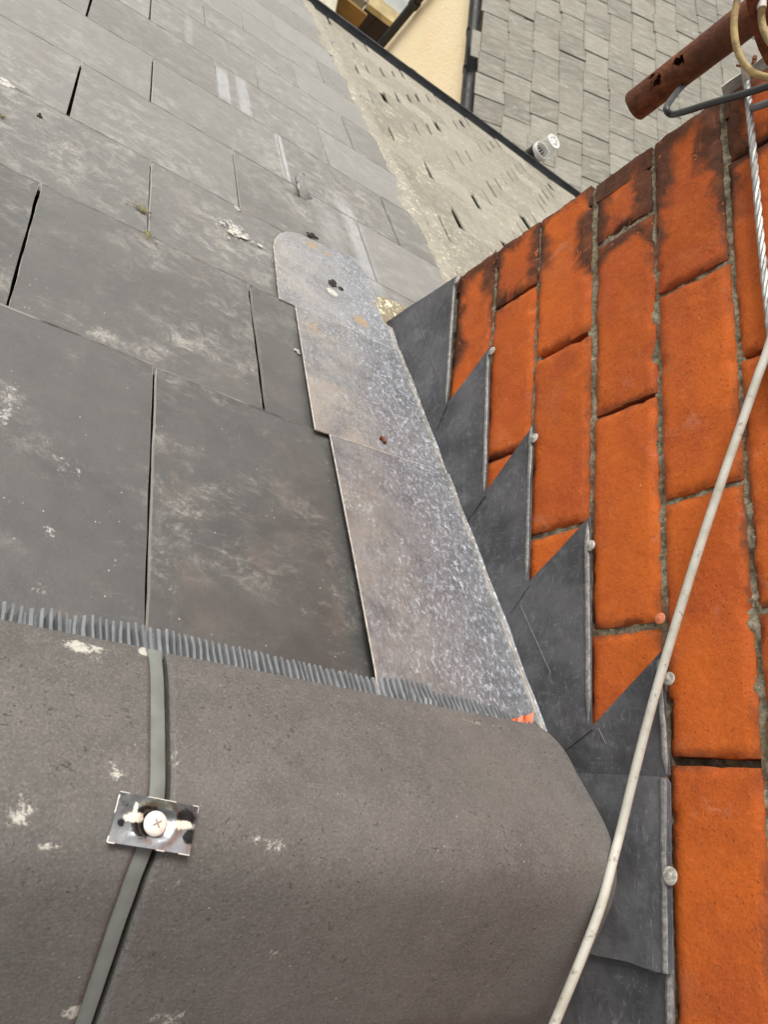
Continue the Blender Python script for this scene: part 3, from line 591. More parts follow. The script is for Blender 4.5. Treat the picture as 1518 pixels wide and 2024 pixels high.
# ------------------------------------------------------------------ stepped flashing
fl = thing('stepped_flashing', (XW, .3, -.8), 'dark lead flashing cut in five saw tooth steps up the brick chimney', 'lead flashing')
wp = lambda p, d=.0055: at_wall(p, d)
out = [(757, 642), (803, 612), (905, 547), (885, 798), (972, 686), (962, 972), (1058, 836), (1047, 1152), (1169, 1020), (1172, 1437), (1312, 1288), (1320, 1420), (1326, 1532), (1140, 1560), (1098, 1500), (1074, 1436), (1018, 1290), (966, 1153), (918, 1030), (872, 932), (832, 800), (792, 695)]
sheet([wp(p) for p in out], WF, .0055, .0016, M['lead'], 'lead_sheet', fl, .0016, 5, 2.0, lim=.011)
for a, b in (((903, 552), (886, 797)), ((970, 690), (962, 970)), ((1056, 842), (1047, 1150)), ((1168, 1026), (1171, 1436)), ((1311, 1293), (1326, 1530))):
    (y0, z0), (y1, z1) = wp(a), wp(b); m = MB(); n = 16; pts = []
    for k in range(n + 1):
        t = k / n; pts.append((XW - .0062 + .0006 * noise.noise(Vector((t * 9, y0 * 9, 1))), y0 + (y1 - y0) * t, z0 + (z1 - z0) * t - .003 + .0006 * noise.noise(Vector((t * 7, y0 * 5, 4)))))
    m.tube(pts, lambda t: .0030 * min(1, .25 + t * 9, .25 + (1 - t) * 7), 10, 2); m.build('folded_edge', M['bead'], fl)
def nail(p, parent, mat=None, r=.0056, name='fixing_nail', d=.0095):
    y, z = wp(p, d); m = MB(); m.disc(WF(y, z, d - .001), (-1, .1, .0), r, .0013); m.disc(WF(y, z, d + .0002), (-1, .1, 0), r * .45, .0007, 12, 2); return m.build(name, mat or M['nail'], parent)
for p in ((902, 553), (971, 693), (1055, 865), (1166, 1078), (1321, 1341)): nail(p, fl, r=.0056)
# pale marking-out scratches left on the lead
for a, b in (((822, 617), (866, 740)), ((985, 1290), (1045, 1420)), ((1185, 1440), (1200, 1470)), ((1030, 1195), (1090, 1330))):
    m = MB(); (y0, z0), (y1, z1) = wp(a, .0072), wp(b, .0072); n = 14
    m.tube([(XW - .0082, y0 + (y1 - y0) * k / n, z0 + (z1 - z0) * k / n) for k in range(n + 1)], .00028, 4, 0); m.build('scored_line', M['score'], fl)
for a, b in (((884, 801), (862, 852)), ((960, 979), (918, 1040)), ((1047, 1157), (1008, 1214)), ((1172, 1441), (1118, 1484))):
    m = MB(); (y0, z0), (y1, z1) = wp(a, .0072), wp(b, .0072)
    m.tube([(XW - .0078 + .0004 * noise.noise(Vector((k * .9, y0 * 30, 1))), y0 + (y1 - y0) * k / 8*1.0, z0 + (z1 - z0) * k / 8) for k in range(9)], lambda t: .0009 * (1 - .7 * t), 6, 2); m.build('lap_edge', M['lead'], fl)
cf = thing('cover_flashing', (XW, 0, -.6), 'flat grey lead cover piece with torn lower edge at the end of the ridge tile', 'lead flashing')
co = [(1130, 1528), (1250, 1532), (1318, 1536), (1327, 1548), (1330, 1700), (1332, 1800), (1334, 1926), (1300, 1921), (1240, 1900), (1182, 1889), (1150, 1880), (1120, 1700)]
sheet([wp(p, .007) for p in co], WF, .0068, .0016, M['lead2'], 'lead_sheet', cf, .0016, 3, 5.0)
(y0, z0), (y1, z1) = wp((1325, 1540)), wp((1331, 1926)); m = MB(); m.tube([(XW - .0075 + .0007 * noise.noise(Vector((k * 1.3, 1, 1))), y0 + (y1 - y0) * k / 20, z0 + (z1 - z0) * k / 20 - .004) for k in range(21)], .0034, 10, 2); m.build('folded_edge', M['bead'], cf)
nail((1323, 1731), cf, r=.0066, d=.0115)
lf = thing('lower_flashing', (XW, -.1, -.6), 'dark lead sheet at the foot of the bricks behind the ridge tile', 'lead flashing')
sheet([wp(p, .002) for p in ((1060, 1850), (1333, 1880), (1337, 2200), (900, 2300))], WF, .002, .0016, M['lead'], 'lead_sheet', lf, .0012, 3, 8.0)
(y0, z0), (y1, z1) = wp((1331, 1915)), wp((1336, 2200)); m = MB(); m.tube([(XW - .004, y0 + (y1 - y0) * k / 12, z0 + (z1 - z0) * k / 12 - .004) for k in range(13)], .0032, 10, 2); m.build('folded_edge', M['bead'], lf)
tag(nail((1304, 1222), None, M['plug'], .0052, 'wall_plug', .002), 'small round pale orange plug in the joint beside the white cable', 'wall plug')
# ------------------------------------------------------------------ ridge tiles, joint strip, clamp
JP = [(308, 1276), (311, 1330), (313, 1400), (313, 1480), (311, 1575), (302, 1640), (285, 1680), (262, 1740), (232, 1825), (200, 1920), (165, 2024)]
JT = []
for p in JP:
    q = at_tile(p)
    if q is not None: JT.append((q[1], q[0]))
JT.sort()
def xj(y): return float(np.interp(y, [a for a, b in JT], [b for a, b in JT]))
def tile(x0f, x1f, name, label, rise=0.0, rr=.0):
    m = MB(); n = 60; TH = .015; n = 110
    def surf(h):
        rows = []
        for i in range(len(PF)):
            y, z = PF[i] + PN[i] * (h + rise); a, b = x0f(y), x1f(y)
            r = []
            for k in range(n + 1):
                t = k / n; x = a + (b - a) * t
                t = (.5 - .5 * math.cos(math.pi * t)) * .6 + t * .4 if True else t; x = a + (b - a) * t; e = min(t, 1 - t) * (b - a); dr = 0.0
                if h == 0:
                    ee = .0028; 
                    if e < ee: dr = -ee * (1 - math.sqrt(max(0, 1 - (1 - e / ee) ** 2))) * .8
                    s = min(i, len(PF) - 1 - i)
                    if s < 2: dr -= .002 * (2 - s) / 2
                w = .0009 * noise.noise(Vector((x * 9, y * 9, 3)))
                r.append((x, y + PN[i][0] * (dr + w), z + PN[i][1] * (dr + w)))
            rows.append(r)
        return rows
    # denser sampling towards the ends is not needed: columns are remapped
    A = surf(0.0); B = surf(-TH); m.grid(A); m.grid(B)
    m.grid([A[0], B[0]]); m.grid([A[-1], B[-1]]); m.grid([[r[0] for r in A], [r[0] for r in B]]); m.grid([[r[-1] for r in A], [r[-1] for r in B]])
    return tag(m.build(name, M['ridge'], angle=50), label, 'ridge tile', 'ridge tiles')
tile(lambda y: -.30 + y * 0, lambda y: xj(y) - .0045, 'ridge_tile', 'brown grey concrete ridge tile on the left of the joint strip', .0012)
tile(lambda y: xj(y) + .0078, lambda y: .5235 - .016 * max(0, (y - .045) / .028) ** 2, 'ridge_tile', 'brown grey concrete ridge tile on the right, ending beside the brick chimney')
st = thing('joint_strip', tuple(at_tile((310, 1500))), 'narrow grey green plastic strip laid over the gap between the ridge tiles', 'joint strip')
m = MB(); rows = []; YS = np.linspace(.0735, -.148, 60)
def pz(y, h):
    k = np.argmin([abs(p[0] - y) for p in PF]); 
    for i in range(len(PF) - 1):
        if PF[i][0] >= y >= PF[i + 1][0]:
            t = (PF[i][0] - y) / (PF[i][0] - PF[i + 1][0]); p = PF[i] + (PF[i + 1] - PF[i]) * t; n = PN[i] + (PN[i + 1] - PN[i]) * t; return p + n * h
    return PF[k] + PN[k] * h
for y in YS:
    x = xj(y); hw_ = .0047; r = []
    for dx, h in ((-hw_, -.004), (-hw_, -.0008), (-hw_ * .86, .0), (-hw_ * .4, .0003), (0, .0004), (hw_ * .4, .0003), (hw_ * .86, .0), (hw_, -.0008), (hw_, -.004)):
        q = pz(y, h - .0012); r.append((x + dx, q[0], q[1]))
    rows.append(r)
m.grid(rows); yf = rows[0]; m.grid([yf, [(p[0], p[1] + .002, p[2] - .02) for p in yf]]); m.build('plastic_strip', M['strip'], st)
gs = MB(); gs.grid([[(xj(y) + dx, *pz(y, -.010)) for dx in (-.012, .012)] for y in YS]); gs.build('gap_filler', M['under'], st)
cl = thing('clamp_plate', tuple(at_tile((310, 1628))), 'tarnished metal clamp plate with black stains and a pale screw on the joint strip', 'clamp plate')
c4 = [np.array(at_tile(p, .0055)) for p in ((238, 1565), (392, 1595), (374, 1690), (212, 1664))]
rows = []; nx, ny = 36, 24; ce = sum(c4) / 4; nr = np.cross(c4[1] - c4[0], c4[3] - c4[0]); nr /= np.linalg.norm(nr); nr = nr if nr[2] > 0 else -nr
SC = np.array(at_tile((309, 1627), .0055))
def pl(s, t, off=0.0):
    p = c4[0] * (1 - s) * (1 - t) + c4[1] * s * (1 - t) + c4[2] * s * t + c4[3] * (1 - s) * t
    d = np.linalg.norm(p - SC); dish = -.0022 * math.exp(-(d / .0085) ** 4); lip = .0007 * math.exp(-((d - .0105) / .0022) ** 2)
    e = min(s, 1 - s, t, 1 - t); rib = .0009 * math.exp(-((t - .22) / .07) ** 2 - ((s - .5) / .3) ** 4) + .0009 * math.exp(-((t - .8) / .06) ** 2 - ((s - .5) / .24) ** 4)
    return p + nr * (dish + lip + rib + .0004 * noise.noise(Vector((s * 5, t * 5, 2))) + off)
A = [[pl(i / nx, j / ny) for j in range(ny + 1)] for i in range(nx + 1)]; B = [[pl(i / nx, j / ny, -.0013) for j in range(ny + 1)] for i in range(nx + 1)]
m = MB(); m.grid(A); m.grid(B)
m.grid([A[0], B[0]]); m.grid([A[-1], B[-1]]); m.grid([[r[0] for r in A], [r[0] for r in B]]); m.grid([[r[-1] for r in A], [r[-1] for r in B]])
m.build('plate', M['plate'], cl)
m = MB()      # bright worn rim
for a, b in (((.0, 0), (.11, 0)), ((.34, 0), (.7, 0)), ((.93, 0), (1, 0)), ((0, .88), (0, 1)), ((.0, 1), (.08, 1)), ((.58, 1), (.68, 1)), ((.86, 1), (1, 1)), ((0, .05), (0, .42)), ((1, 0), (1, .12))):
    m.tube([pl(a[0] + (b[0] - a[0]) * k / 4, a[1] + (b[1] - a[1]) * k / 4, -.0004) for k in range(5)], .00045, 6, 0)
m.build('worn_rim', M['screw'], cl)
m = MB(); q = SC + nr * (-.0016); m.disc(q, nr, .0063, .0026, 28, 6); scr = m.build('screw', M['screw'], cl)
e1 = (c4[1] - c4[0]) / np.linalg.norm(c4[1] - c4[0]); e2 = np.cross(nr, e1); m = MB()
for an in (.6, .6 + math.pi / 2):
    d = math.cos(an) * e1 + math.sin(an) * e2; m.tube([q + nr * .0026 - d * .0024, q + nr * .00275, q + nr * .0026 + d * .0024], .0004, 6, 0)
sub(m, 'cross_slot', M['slot'], scr)
# ------------------------------------------------------------------ corrugated ridge roll
m = MB(); rows = []; rg = random.Random(5); n = 2600; 
per = []; x = -.30
bx = [at_roof(p, .007 if p[0] < 700 else .0165) for p in ((0, 1195), (140, 1216), (285, 1240), (500, 1290), (735, 1328), (760, 1334), (840, 1352), (860, 1370), (890, 1372), (960, 1392), (1010, 1410), (1022, 1417))]
ph = 0.0
for k in range(n + 1):
    u = -.12 + (.527 + .12) * k / n
    crumple = max(0, min(1, (u - .29) / .2)); ph += (.647 / n) / (.0052 * (1 + .35 * noise.noise(Vector((u * 40, 1, 1))))) * 2 * math.pi
    tw = math.tanh(5 * math.sin(ph) + 1.5 * noise.noise(Vector((u * 90, 5, 1)))); amp = .0032 * (1 - .2 * crumple) * (1 + .75 * noise.noise(Vector((u * 75, 3, 3))))
    vo = np.interp(u, [b[0] for b in bx], [b[1] for b in bx]) + .0016 * noise.noise(Vector((u * 170, 2, 8))) + -.0 * tw + .0007 * tw
    if crumple > .8: vo += .002 * noise.noise(Vector((u * 90, 9, 9)))
    r = []
    for j in range(9):
        t = j / 8; v = .066 + (vo - .066) * t
        hh = .0075 + .009 * max(0, min(1, (u - .345) / .03)) + .006 * (1 - t) + amp * tw * (.75 + .25 * t) + crumple * .0012 * noise.noise(Vector((u * 160, v * 110, 5))) + (.0022 * noise.noise(Vector((u * 300, v * 200, 6))) if t < .45 and u > .25 else 0)
        r.append(RF(u + crumple * .004 * (t - .5) + .0012 * noise.noise(Vector((u * 80, v * 60, 2))), v, hh - .002))
    rows.append(r)
m.grid(rows); tag(m.build('ridge_roll', M['roll'], angle=25), 'pleated grey ventilation strip peeping out along the ridge tiles lower edge', 'ridge roll')
m = MB(); pts = []
rows = []
for i in range(9):
    t = i / 8; r = []
    for j in range(5):
        s = j / 4; a = at_roof((1012 + 40 * t, 1426 - (4 + 12 * t) * s), .021); r.append(RF(a[0], a[1] - .006 * (1 - s), .021 + .0015 * math.sin(t * 14) * (.5 + s) - .004 * (1 - s)))
    rows.append(r)
m.grid(rows); tag(m.build('plastic_scrap', M['orange']), 'scrap of bright orange plastic poking out beside the flashing under the ridge tile', 'scrap')
# ------------------------------------------------------------------ white cable
pts = [at_x((1560, 560), .5435), at_x((1518, 692), .5415), at_x((1500, 741), .540), at_x((1470, 828), .538), at_x((1420, 972), .534), at_x((1362, 1150), .531), at_x((1302, 1350), .529), at_x((1262, 1500), .5265), at_x((1228, 1640), .5235), at_x((1215, 1690), .5155), at_x((1190, 1785), .503), at_x((1150, 1893), .492), at_x((1096, 2024), .478), at_x((1040, 2160), .462), at_x((985, 2290), .45)]
m = MB(); m.tube(pts, .0036, 14, 8); wc = m.build('cable', M['white']); tag(wc, 'thin off white cable hanging down the brick chimney and over the ridge tile', 'cable')
# ------------------------------------------------------------------ wire lashing and things on the chimney corner
m = MB(); pw = [at_x(p, .5445) for p in ((1472, 130), (1477, 165), (1480, 195), (1490, 300), (1503, 452), (1519, 612), (1540, 800))]; P = catmull(pw, 30)
for s in range(3):
    q = []
    for i, p in enumerate(P):
        a = i * .42 + s * 2.094; q.append(p + np.array([math.cos(a) * .0016, 0, math.sin(a) * .0016]))
    m.tube(q, .0019, 7, 0)
tag(m.build('wire_rope', M['galv']), 'twisted galvanised wire lashed round the upper bricks of the chimney', 'wire')
# mast
MX, MY, MR = .580, .80, .0178
zb = float(at_y((1250, 205), MY)[2])
def cyl_hit(p):
    r = ray(p); a = r[0] ** 2 + r[1] ** 2; b = -2 * (r[0] * MX + r[1] * MY); c = MX ** 2 + MY ** 2 - MR ** 2; d = b * b - 4 * a * c
    return r * ((-b - math.sqrt(max(d, 0))) / (2 * a))
hol = [(cyl_hit((1296, 161)), .0058, .0075), (cyl_hit((1290, 150)), .0022, .006), (cyl_hit((1338, 124)), .0062, .0042), (cyl_hit((1348, 118)), .005, .0022)]
m = MB(); nz, na = 300, 60; zt = .5
zsr = list(np.linspace(zb, zb + .22, 130)) + list(np.linspace(zb + .23, zt, 12))
def mast_shell(rad):
    V = []; F = []
    for z in zsr:
        for j in range(na):
            a = 2 * math.pi * j / na; w = rad + .0004 * noise.noise(Vector((math.cos(a) * 2, math.sin(a) * 2, z * 60)))
            V.append((MX + w * math.cos(a), MY + w * math.sin(a), z + (.001 * noise.noise(Vector((math.cos(a) * 2, math.sin(a) * 2, 1))) if z == zb else 0)))
    for i in range(len(zsr) - 1):
        for j in range(na):
            ids = (i * na + j, i * na + (j + 1) % na, (i + 1) * na + (j + 1) % na, (i + 1) * na + j); c = np.mean([V[k] for k in ids], 0)
            if any(math.hypot(np.hypot(*(c - h)[:2]) / ra, (c - h)[2] / rb) < 1 + .8 * noise.noise(Vector(tuple(c * 130))) for h, ra, rb in hol): continue
            F.append(ids)
    return V, F
m.add(*mast_shell(MR)); V2, F2 = mast_shell(MR - .0022); m.add(V2, [f[::-1] for f in F2])
n0 = len(mast_shell(MR)[0]); m.f += [(j, (j + 1) % na, n0 + (j + 1) % na, n0 + j) for j in range(na)]; m.mi += [0] * na
mast = m.build('aerial_mast', M['rust'], angle=60); tag(mast, 'rusty steel aerial mast with two corroded holes and an open lower end', 'mast')
# bracket on the corner, its rusty strap
bp = lambda p: at_y(p, .695)
m = MB(); A = [bp(p) for p in ((1426, 168), (1442, 156), (1476, 134), (1518, 100), (1560, 64))]; Bq = [bp(p) for p in ((1432, 196), (1447, 190), (1478, 171), (1518, 136), (1560, 103))]
rows = [[a + (b - a) * t + np.array([.0, -.006 * abs(t - .5), 0]) for t in np.linspace(0, 1, 5)] for a, b in zip(A, Bq)]
m.grid(rows); m.grid([[p + np.array([.004, .006, 0]) for p in r] for r in rows]); r2 = [[p + np.array([.004, .006, 0]) for p in r] for r in rows]
m.grid([[r[0] for r in rows], [r[0] for r in r2]]); m.grid([[r[-1] for r in rows], [r[-1] for r in r2]]); m.grid([rows[0], r2[0]]); m.grid([rows[-1], r2[-1]])
br = thing('lashing_bracket', tuple(bp((1470, 165))), 'chipped white steel bracket clamped on the chimney corner below the mast', 'bracket')
m.build('corner_plate', M['bracket'], br)
m = MB(); q = [at_y(p, .675) for p in ((1474, 133), (1475, 150), (1477, 172))]; rows = [[p + np.array([dx, -.002, 0]) for dx in (-.006, 0, .006)] for p in q]; m.grid(rows); m.grid([[p + np.array([0, .003, 0]) for p in r] for r in rows]); m.build('retaining_clip', M['bracket'], br)
m = MB(); m.tube([at_y((1493, 112), .70), at_y((1492, 119), .70), at_y((1490, 126), .695)], .0022, 8, 4); m.tube([at_y((1457, 129), .70), at_y((1470, 131), .695)], .0012, 8, 0); m.build('bolt_stub', M['rust'], br)
m = MB(); q = [at_y(p, .63) for p in ((1487, -40), (1490, 0), (1496, 40), (1505, 80), (1516, 112), (1530, 140))]; rows = [[p + np.array([dx, .004 * abs(dx) / .010, dx * .25]) for dx in (-.0085, -.004, .004, .0085)] for p in q]
m.grid(rows); r2 = [[p + np.array([.002, .004, 0]) for p in r] for r in rows]; m.grid(r2); m.grid([[r[0] for r in rows], [r[0] for r in r2]]); m.grid([[r[-1] for r in rows], [r[-1] for r in r2]])
tag(m.build('rusty_strap', M['rust']), 'flat rusty steel strap crossing the mast at the picture corner', 'strap')
# cables round the corner
m = MB(); m.tube([at_y((1385, 140), .83), at_y((1352, 168), .79), at_y((1328, 196), .735), at_y((1318, 215), .70), at_x((1328, 226), .5405), at_x((1352, 221), .538), at_x((1400, 206), .537), at_x((1460, 189), .536), at_x((1520, 170), .535), at_x((1600, 140), .532)], .0035, 12, 8)
tag(m.build('cable', M['black']), 'black cable looping out behind the rusty mast and across the corner bricks', 'cable', 'aerial cables on the chimney corner')
m = MB(); m.tube([at_x((1489, 213), .5435), at_x((1497, 211), .5400), at_x((1520, 203), .538), at_x((1580, 178), .536)], .0034, 12, 6); tag(m.build('cable', M['greycable']), 'short mid grey cable tucked under the wire rope on the top brick', 'cable', 'aerial cables on the chimney corner')
m = MB(); m.tube([at_x((1470, -60), .47), at_x((1459, -5), .475), at_x((1452, 40), .48), at_x((1455, 85), .487), at_x((1467, 118), .494), at_x((1488, 142), .50), at_x((1520, 153), .505), at_x((1570, 150), .51)], .0031, 12, 8)
tag(m.build('cable', M['tan']), 'weathered tan cable curling in front of the rusty mast', 'cable', 'aerial cables on the chimney corner')
t2 = thing('cable', tuple(at_x((1507, 40), .46)), 'second tan cable wrapped with white tape at the extreme right', 'cable', 'aerial cables on the chimney corner')
m = MB(); m.tube([at_x((1510, -40), .45), at_x((1507, 10), .455), at_x((1506, 35), .46), at_x((1512, 62), .465), at_x((1530, 90), .47), at_x((1570, 110), .475)], .0029, 12, 8); m.build('sheath', M['tan'], t2)
m = MB(); m.tube([at_x((1508.5, -12), .4525), at_x((1507, 2), .4542), at_x((1506.4, 16), .4556)], .0036, 12, 4); m.build('tape_wrap', M['tape'], t2)
# ------------------------------------------------------------------ vent pipe above the gutter
VY = YG + .10
cB = at_y((1071, 300), VY); cT = at_y((1094, 279), VY); vx = (cB[0] + cT[0]) / 2; vz = cB[2]
ht = (cT[2] - cB[2]); rb = 18 * float(CAMR[2] @ cB) / 1521
vp = thing('vent_pipe', (vx, VY, RF(0, VE)[2] - .6), 'soil vent pipe topped with a white plastic cage just above the gutter', 'vent pipe')
m = MB(); m.tube([(vx - .012, VY, vz - .9), (vx - .012, VY, vz - .01)], rb * .92, 24, 0); m.build('pipe', M['pipe'], vp)
m = MB(); m.tube([(vx + .042, VY + .02, vz - .9), (vx + .042, VY + .02, vz - .055)], rb * .55, 20, 0); m.build('stub_pipe', M['cowl'], vp)
m = MB(); N_ = 28
def ring(r0, r1, za, zb_, m):
    a = [2 * math.pi * k / N_ for k in range(N_ + 1)]
    m.grid([[(vx + r * math.cos(t), VY + r * math.sin(t), z) for t in a] for r, z in ((r0, za), (r1, za), (r1, zb_), (r0, zb_), (r0, za))])
ring(rb * .93, rb * 1.08, vz - .016, vz + .012, m); ring(rb * .7, rb * .84, vz + ht - .006, vz + ht + .004, m)
for k in range(18):
    t = 2 * math.pi * k / 18; m.tube([(vx + rb * 1.0 * math.cos(t), VY + rb * 1.0 * math.sin(t), vz + .005), (vx + rb * .78 * math.cos(t), VY + rb * .78 * math.sin(t), vz + ht)], .0017, 6, 0)
for k in range(6):
    t = 2 * math.pi * k / 6; m.tube([(vx, VY, vz + ht), (vx + rb * .8 * math.cos(t), VY + rb * .8 * math.sin(t), vz + ht)], .0034, 6, 0)
m.disc((vx, VY, vz + ht), (0, 0, 1), rb * .34, .003); ring(rb * .56, rb * .66, vz + ht - .002, vz + ht + .003, m)
m.build('cage', M['cage'], vp)
# ------------------------------------------------------------------ cream outbuilding with grey slate roof
ob = thing('cream_outbuilding', (2.4, 4.4, -H), 'low cream rendered outbuilding with a black gutter and drainpipe', 'building')
OX, OC = 2.0, 5.36
Q = R_(18); CQ, SQ = math.cos(Q), math.sin(Q)
m = MB(); rows = []
m.box((OX, 3.08, -H), (5.6, OC, -2.68)); m.build('wall', M['cream'], ob)
m = MB(); m.prism([(OX, -2.68), (5.6, -2.68), (5.6, -2.62 + math.tan(Q) * 3.5 - .06)], lambda a, b, h: (a, h, b), 3.08, OC); m.build('gable', M['cream'], ob)
def OF(a, b, h=0.0): return (2.05 + a * CQ - h * SQ, b, -2.55 + a * SQ + h * CQ)
m = MB(); cs, sw = .1715, .166; rr = random.Random(11)
for i in range(-1, 18):
    a0 = -.055 + i * cs + (.0 if i >= 0 else cs); 
    if i < 0: continue
    y = 3.08 + (i % 2) * sw / 2 - sw
    while y < OC + .1:
        yy0, yy1 = max(y, 3.08), min(y + sw, OC + .1)
        if yy1 - yy0 > .03:
            li = rr.uniform(0, .004); tw = rr.uniform(-.003, .003); e1_ = rr.uniform(-.011, .009); sk = rr.uniform(-.011, .011)
            def top(a, b, a0=a0, li=li, tw=tw, y=y): return .006 + .014 * (1 - (a - a0) / (cs * 2)) + li + tw * ((b - y) / sw - .5)
            # sloping side cuts give the slanted perpends of the photograph
            sl_ = .004
            P = [(a0 + e1_, yy0 + .0015 + sk), (a0 + e1_ + rr.uniform(-.005, .005), yy1 - .0015 + sk), (a0 + cs * 1.6, yy1 - .003), (a0 + cs * 1.6, yy0 + .003)]
            m.prism(P, OF, lambda a, b, top=top: top(a, b) - .008, top, .002, tint=rr.random())
        y += sw
m.build('slate_covering', M['out'], ob, smooth=False)
m = MB(); m.prism([(-.03, 3.08), (3.2, 3.08), (3.2, OC + .08), (-.03, OC + .08)], OF, -.03, -.004); m.build('roof_deck', M['deck'], ob)
m = MB(); a_ = [math.pi + math.pi * k / 12 for k in range(13)]
gx, gz = 1.978, -2.60
for r in (.042, .037): m.grid([[(gx + r * math.cos(t), y, gz + r * math.sin(t)) for t in a_] for y in np.linspace(3.1, OC + .6, 30)])
for t in (0, math.pi): m.grid([[(gx + r * math.cos(t), y, gz) for r in (.037, .042)] for y in (3.1, OC + .6)])
og = m.build('gutter', M['gutter_old'], ob)
for y in (3.55, 3.95, 4.25, 4.65, 5.05):
    k = MB(); k.grid([[(gx + .046 * math.cos(t), y + d, gz + .046 * math.sin(t)) for t in a_] for d in (0, .035)]); k.tube([(gx - .048, y + .017, gz), (gx - .040, y + .017, gz + .008)], .010, 8, 0); sub(k, 'gutter_clip', M['gutter_old'], og)
k = MB(); k.prism([(-.105, 4.03), (-.02, 4.03), (-.02, 4.24), (-.105, 4.24)], OF, .004, .012, .001, tint=.8); k.build('slipped_slate', M['out'], ob)['label'] = 'slipped slate bridging the gutter'
yd = float(at_x((792, 60), OX)[1]); m = MB(); m.tube([(OX - .05, OC - .16, -H), (OX - .05, OC - .16, -2.95), (OX - .05, OC - .16, -2.8), (OX - .03, OC - .16, -2.64)], .032, 16, 0); m.build('drainpipe', M['pipe'], ob)
for z in (-4.3, -3.3): k = MB(); k.tube([(OX - .05, OC - .16, z), (OX - .05, OC - .16, z + .05)], .04, 16, 0); k.build('pipe_collar', M['pipe'], ob)
# ------------------------------------------------------------------ the yard beyond
FY = 6.1
fn = thing('yard_fence', (2.4, FY, -H), 'dark brown boarded fence with a buff coping across the yard behind the outbuilding', 'fence')
pA, pB = at_y((731, 14), FY), at_y((772, 44), FY); zt_ = float(pA[2])
m = MB()
x = float(pA[0]) - .02
while x < 4.2: m.box((x, FY, -H), (x + .115, FY + .03, zt_ + .0)); x += .12
m.build('boards', M['dkbrown'], fn)
m = MB(); m.box((float(pA[0]) - .04, FY - .05, zt_), (4.3, FY + .10, zt_ + .05)); m.build('coping', M['coping'], fn)
gp_ = at_y((686, 2), FY - .02); m = MB(); m.box((float(gp_[0]) - .5, FY - .02, -H), (float(pA[0]) - .045, FY + .14, zt_ + .03)); tag(m.build('garden_wall', M['render']), 'pale rendered garden wall beside the dark fence', 'wall')
BY = 5.75; b1, b2, b3 = at_y((684, 0), BY), at_y((725, 34), BY), at_y((700, 58), BY)
m = MB(); m.prism([(float(b1[0]) - .35, -H), (float(b2[0]), -H), (float(b2[0]), float(b2[2])), (float(b1[0]) - .35, float(b2[2]) + .02)], lambda a, b, h: (a, BY + h + .05 * (b + H) * .3, b), 0, .025); tag(m.build('timber_board', M['ochre']), 'ochre plywood board leaning upright in the shaded yard below the gutter', 'board')
w1 = at_y((655, 8), 5.4); m = MB()
bx0 = float(w1[0]); bn = thing('storage_bin', (bx0, 5.4, -H), 'dull green storage bin standing in the yard below the gutter', 'bin')
m.prism([(bx0 - .30, 5.2), (bx0 + .02, 5.2), (bx0 + .02, 5.5), (bx0 - .30, 5.5)], lambda a, b, h: (a, b, h), -H, float(w1[2]) - .03, .01); m.build('body', M['teal'], bn)
m = MB(); m.prism([(bx0 - .32, 5.18), (bx0 + .04, 5.18), (bx0 + .04, 5.52), (bx0 - .32, 5.52)], lambda a, b, h: (a, b, h), float(w1[2]) - .03, float(w1[2]) + .02, .012); m.build('lid', M['cowl'], bn)
# ------------------------------------------------------------------ litter on the slates
def clump(px, r, mat, name, label, cat, h=.004, n=9, flat=.5, spread=1.0, group=None, seed=1, size=1.0):
    rg = random.Random(seed); c = at_roof(px, h); m = MB()
    for _ in range(n):
        u, v = c[0] + rg.gauss(0, r * .45 * spread), c[1] + rg.gauss(0, r * .45 * spread); rr = r * rg.uniform(.22, .5) * size * (2.2 if size < 1 and rg.random() < .12 else 1)
        V = []; 
        for i in range(7):
            for j in range(10):
                t, a = math.pi * i / 6, 2 * math.pi * j / 10; k = rr * (1 + .45 * noise.noise(Vector((math.cos(a) * 1.3 + _ * 3, math.sin(a) * 1.3, i * .5))))
                V.append(RF(u + k * math.sin(t) * math.cos(a), v + k * math.sin(t) * math.sin(a), h + k * flat * math.cos(t)))
        m.add(V, [(i * 10 + j, i * 10 + (j + 1) % 10, (i + 1) * 10 + (j + 1) % 10, (i + 1) * 10 + j) for i in range(6) for j in range(10)])
    return tag(m.build(name, mat), label, cat, group)
clump((279, 410), .011, M['moss'], 'moss_clump', 'yellow moss clump on the slate above the matching one', 'moss', seed=2, flat=.3, n=26, size=.42)
clump((294, 467), .011, M['moss'], 'moss_clump', 'yellow moss clump caught at the lower end of the slate joint', 'moss', seed=3, flat=.3, n=26, size=.42)
clump((465, 411), .011, M['drop'], 'mortar_crumb', 'white mortar crumb lying beside the end of a slate joint', 'crumb', n=3, spread=.5, flat=.6, seed=4)
clump((466, 457), .024, M['drop'], 'bird_dropping', 'white splashed bird dropping below the white crumb', 'bird dropping', n=150, flat=.03, h=.0046, seed=5, size=.17)
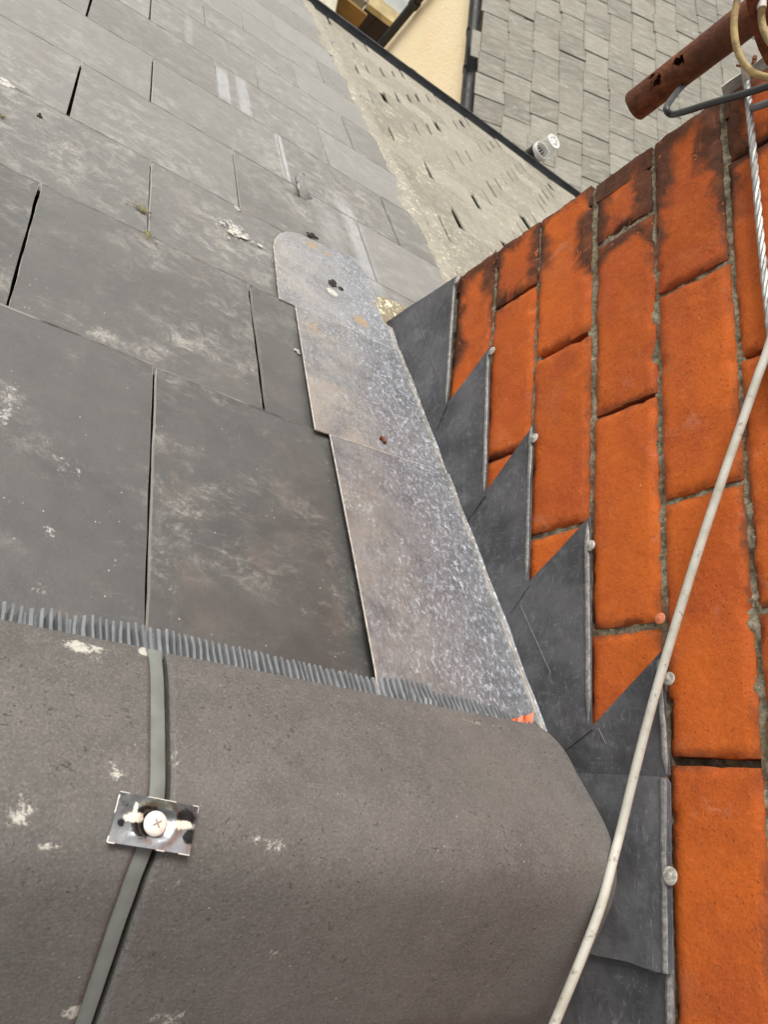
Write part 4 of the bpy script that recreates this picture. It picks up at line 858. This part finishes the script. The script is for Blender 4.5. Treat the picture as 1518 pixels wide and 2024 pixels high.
clump((588, 694), .007, M['drop'], 'mortar_crumb', 'white crumb sitting on the edge of the middle lead soaker', 'crumb', n=3, spread=.6, flat=.6, seed=6)
clump((617, 467), .011, M['dark'], 'leaf_litter', 'dark crumbled leaf litter at the edge of the rounded soaker', 'litter', n=9, seed=7)
clump((75, 228), .007, M['dark'], 'pellet', 'small dark pellet lying alone on the upper left slates', 'pellet', n=3, seed=8)
clump((3, 228), .007, M['moss'], 'pellet', 'small brownish pellet at the left edge of the picture', 'pellet', n=3, seed=9)
clump((8, 165), .014, M['drop'], 'mortar_crumb', 'pale smear of mortar on the slates at the upper left edge', 'crumb', n=7, flat=.15, seed=12)
clump((658, 562), .012, M['dark'], 'leaf_litter', 'dark crumbly blob beside the white disc on the far soaker', 'litter', h=.007, n=9, seed=10)
c = at_roof((655, 577), .006); m = MB(); m.disc(RF(c[0], c[1], .0052), (0, SP, CP), .0155, .002, 24, 5); tag(m.build('shell_disc', M['drop']), 'flat white shell like disc on the far lead soaker', 'shell')
c0 = [at_roof(p, .008) for p in ((748, 868), (754, 872), (758, 879))]; m = MB(); m.tube([RF(a, b, .0118) for a, b in c0], .0022, 8, 4); tag(m.build('twig', M['twig']), 'tiny red brown twig on the middle lead soaker', 'twig')
rows = []
for i in range(12):
    t = i / 11; a = at_roof((579 + 6 * t + 14 * t * t, 360 + 28 * t), .006); r = []
    for j in range(7):
        s = j / 6 - .5; wd = .004 + .026 * t; r.append(RF(a[0] + s * wd, a[1] - abs(s) * .02 * t, .006 + .007 * (1 - t) + .012 * (s * 1.4) ** 2 * (1 + t) + .003 * math.sin(t * 5)))
    rows.append(r)
m = MB(); m.grid(rows); m.grid([[tuple(np.array(p) - np.array((0, SP, CP)) * .0012) for p in r] for r in rows]); m.tube([RF(*at_roof((582, 366), .01), .016), RF(*at_roof((590, 354), .01), .022), RF(*at_roof((600, 349), .01), .014)], .0012, 6, 4)
tag(m.build('lead_scrap', M['leadscrap']), 'curled scrap of grey sheet lying on the slates', 'scrap')
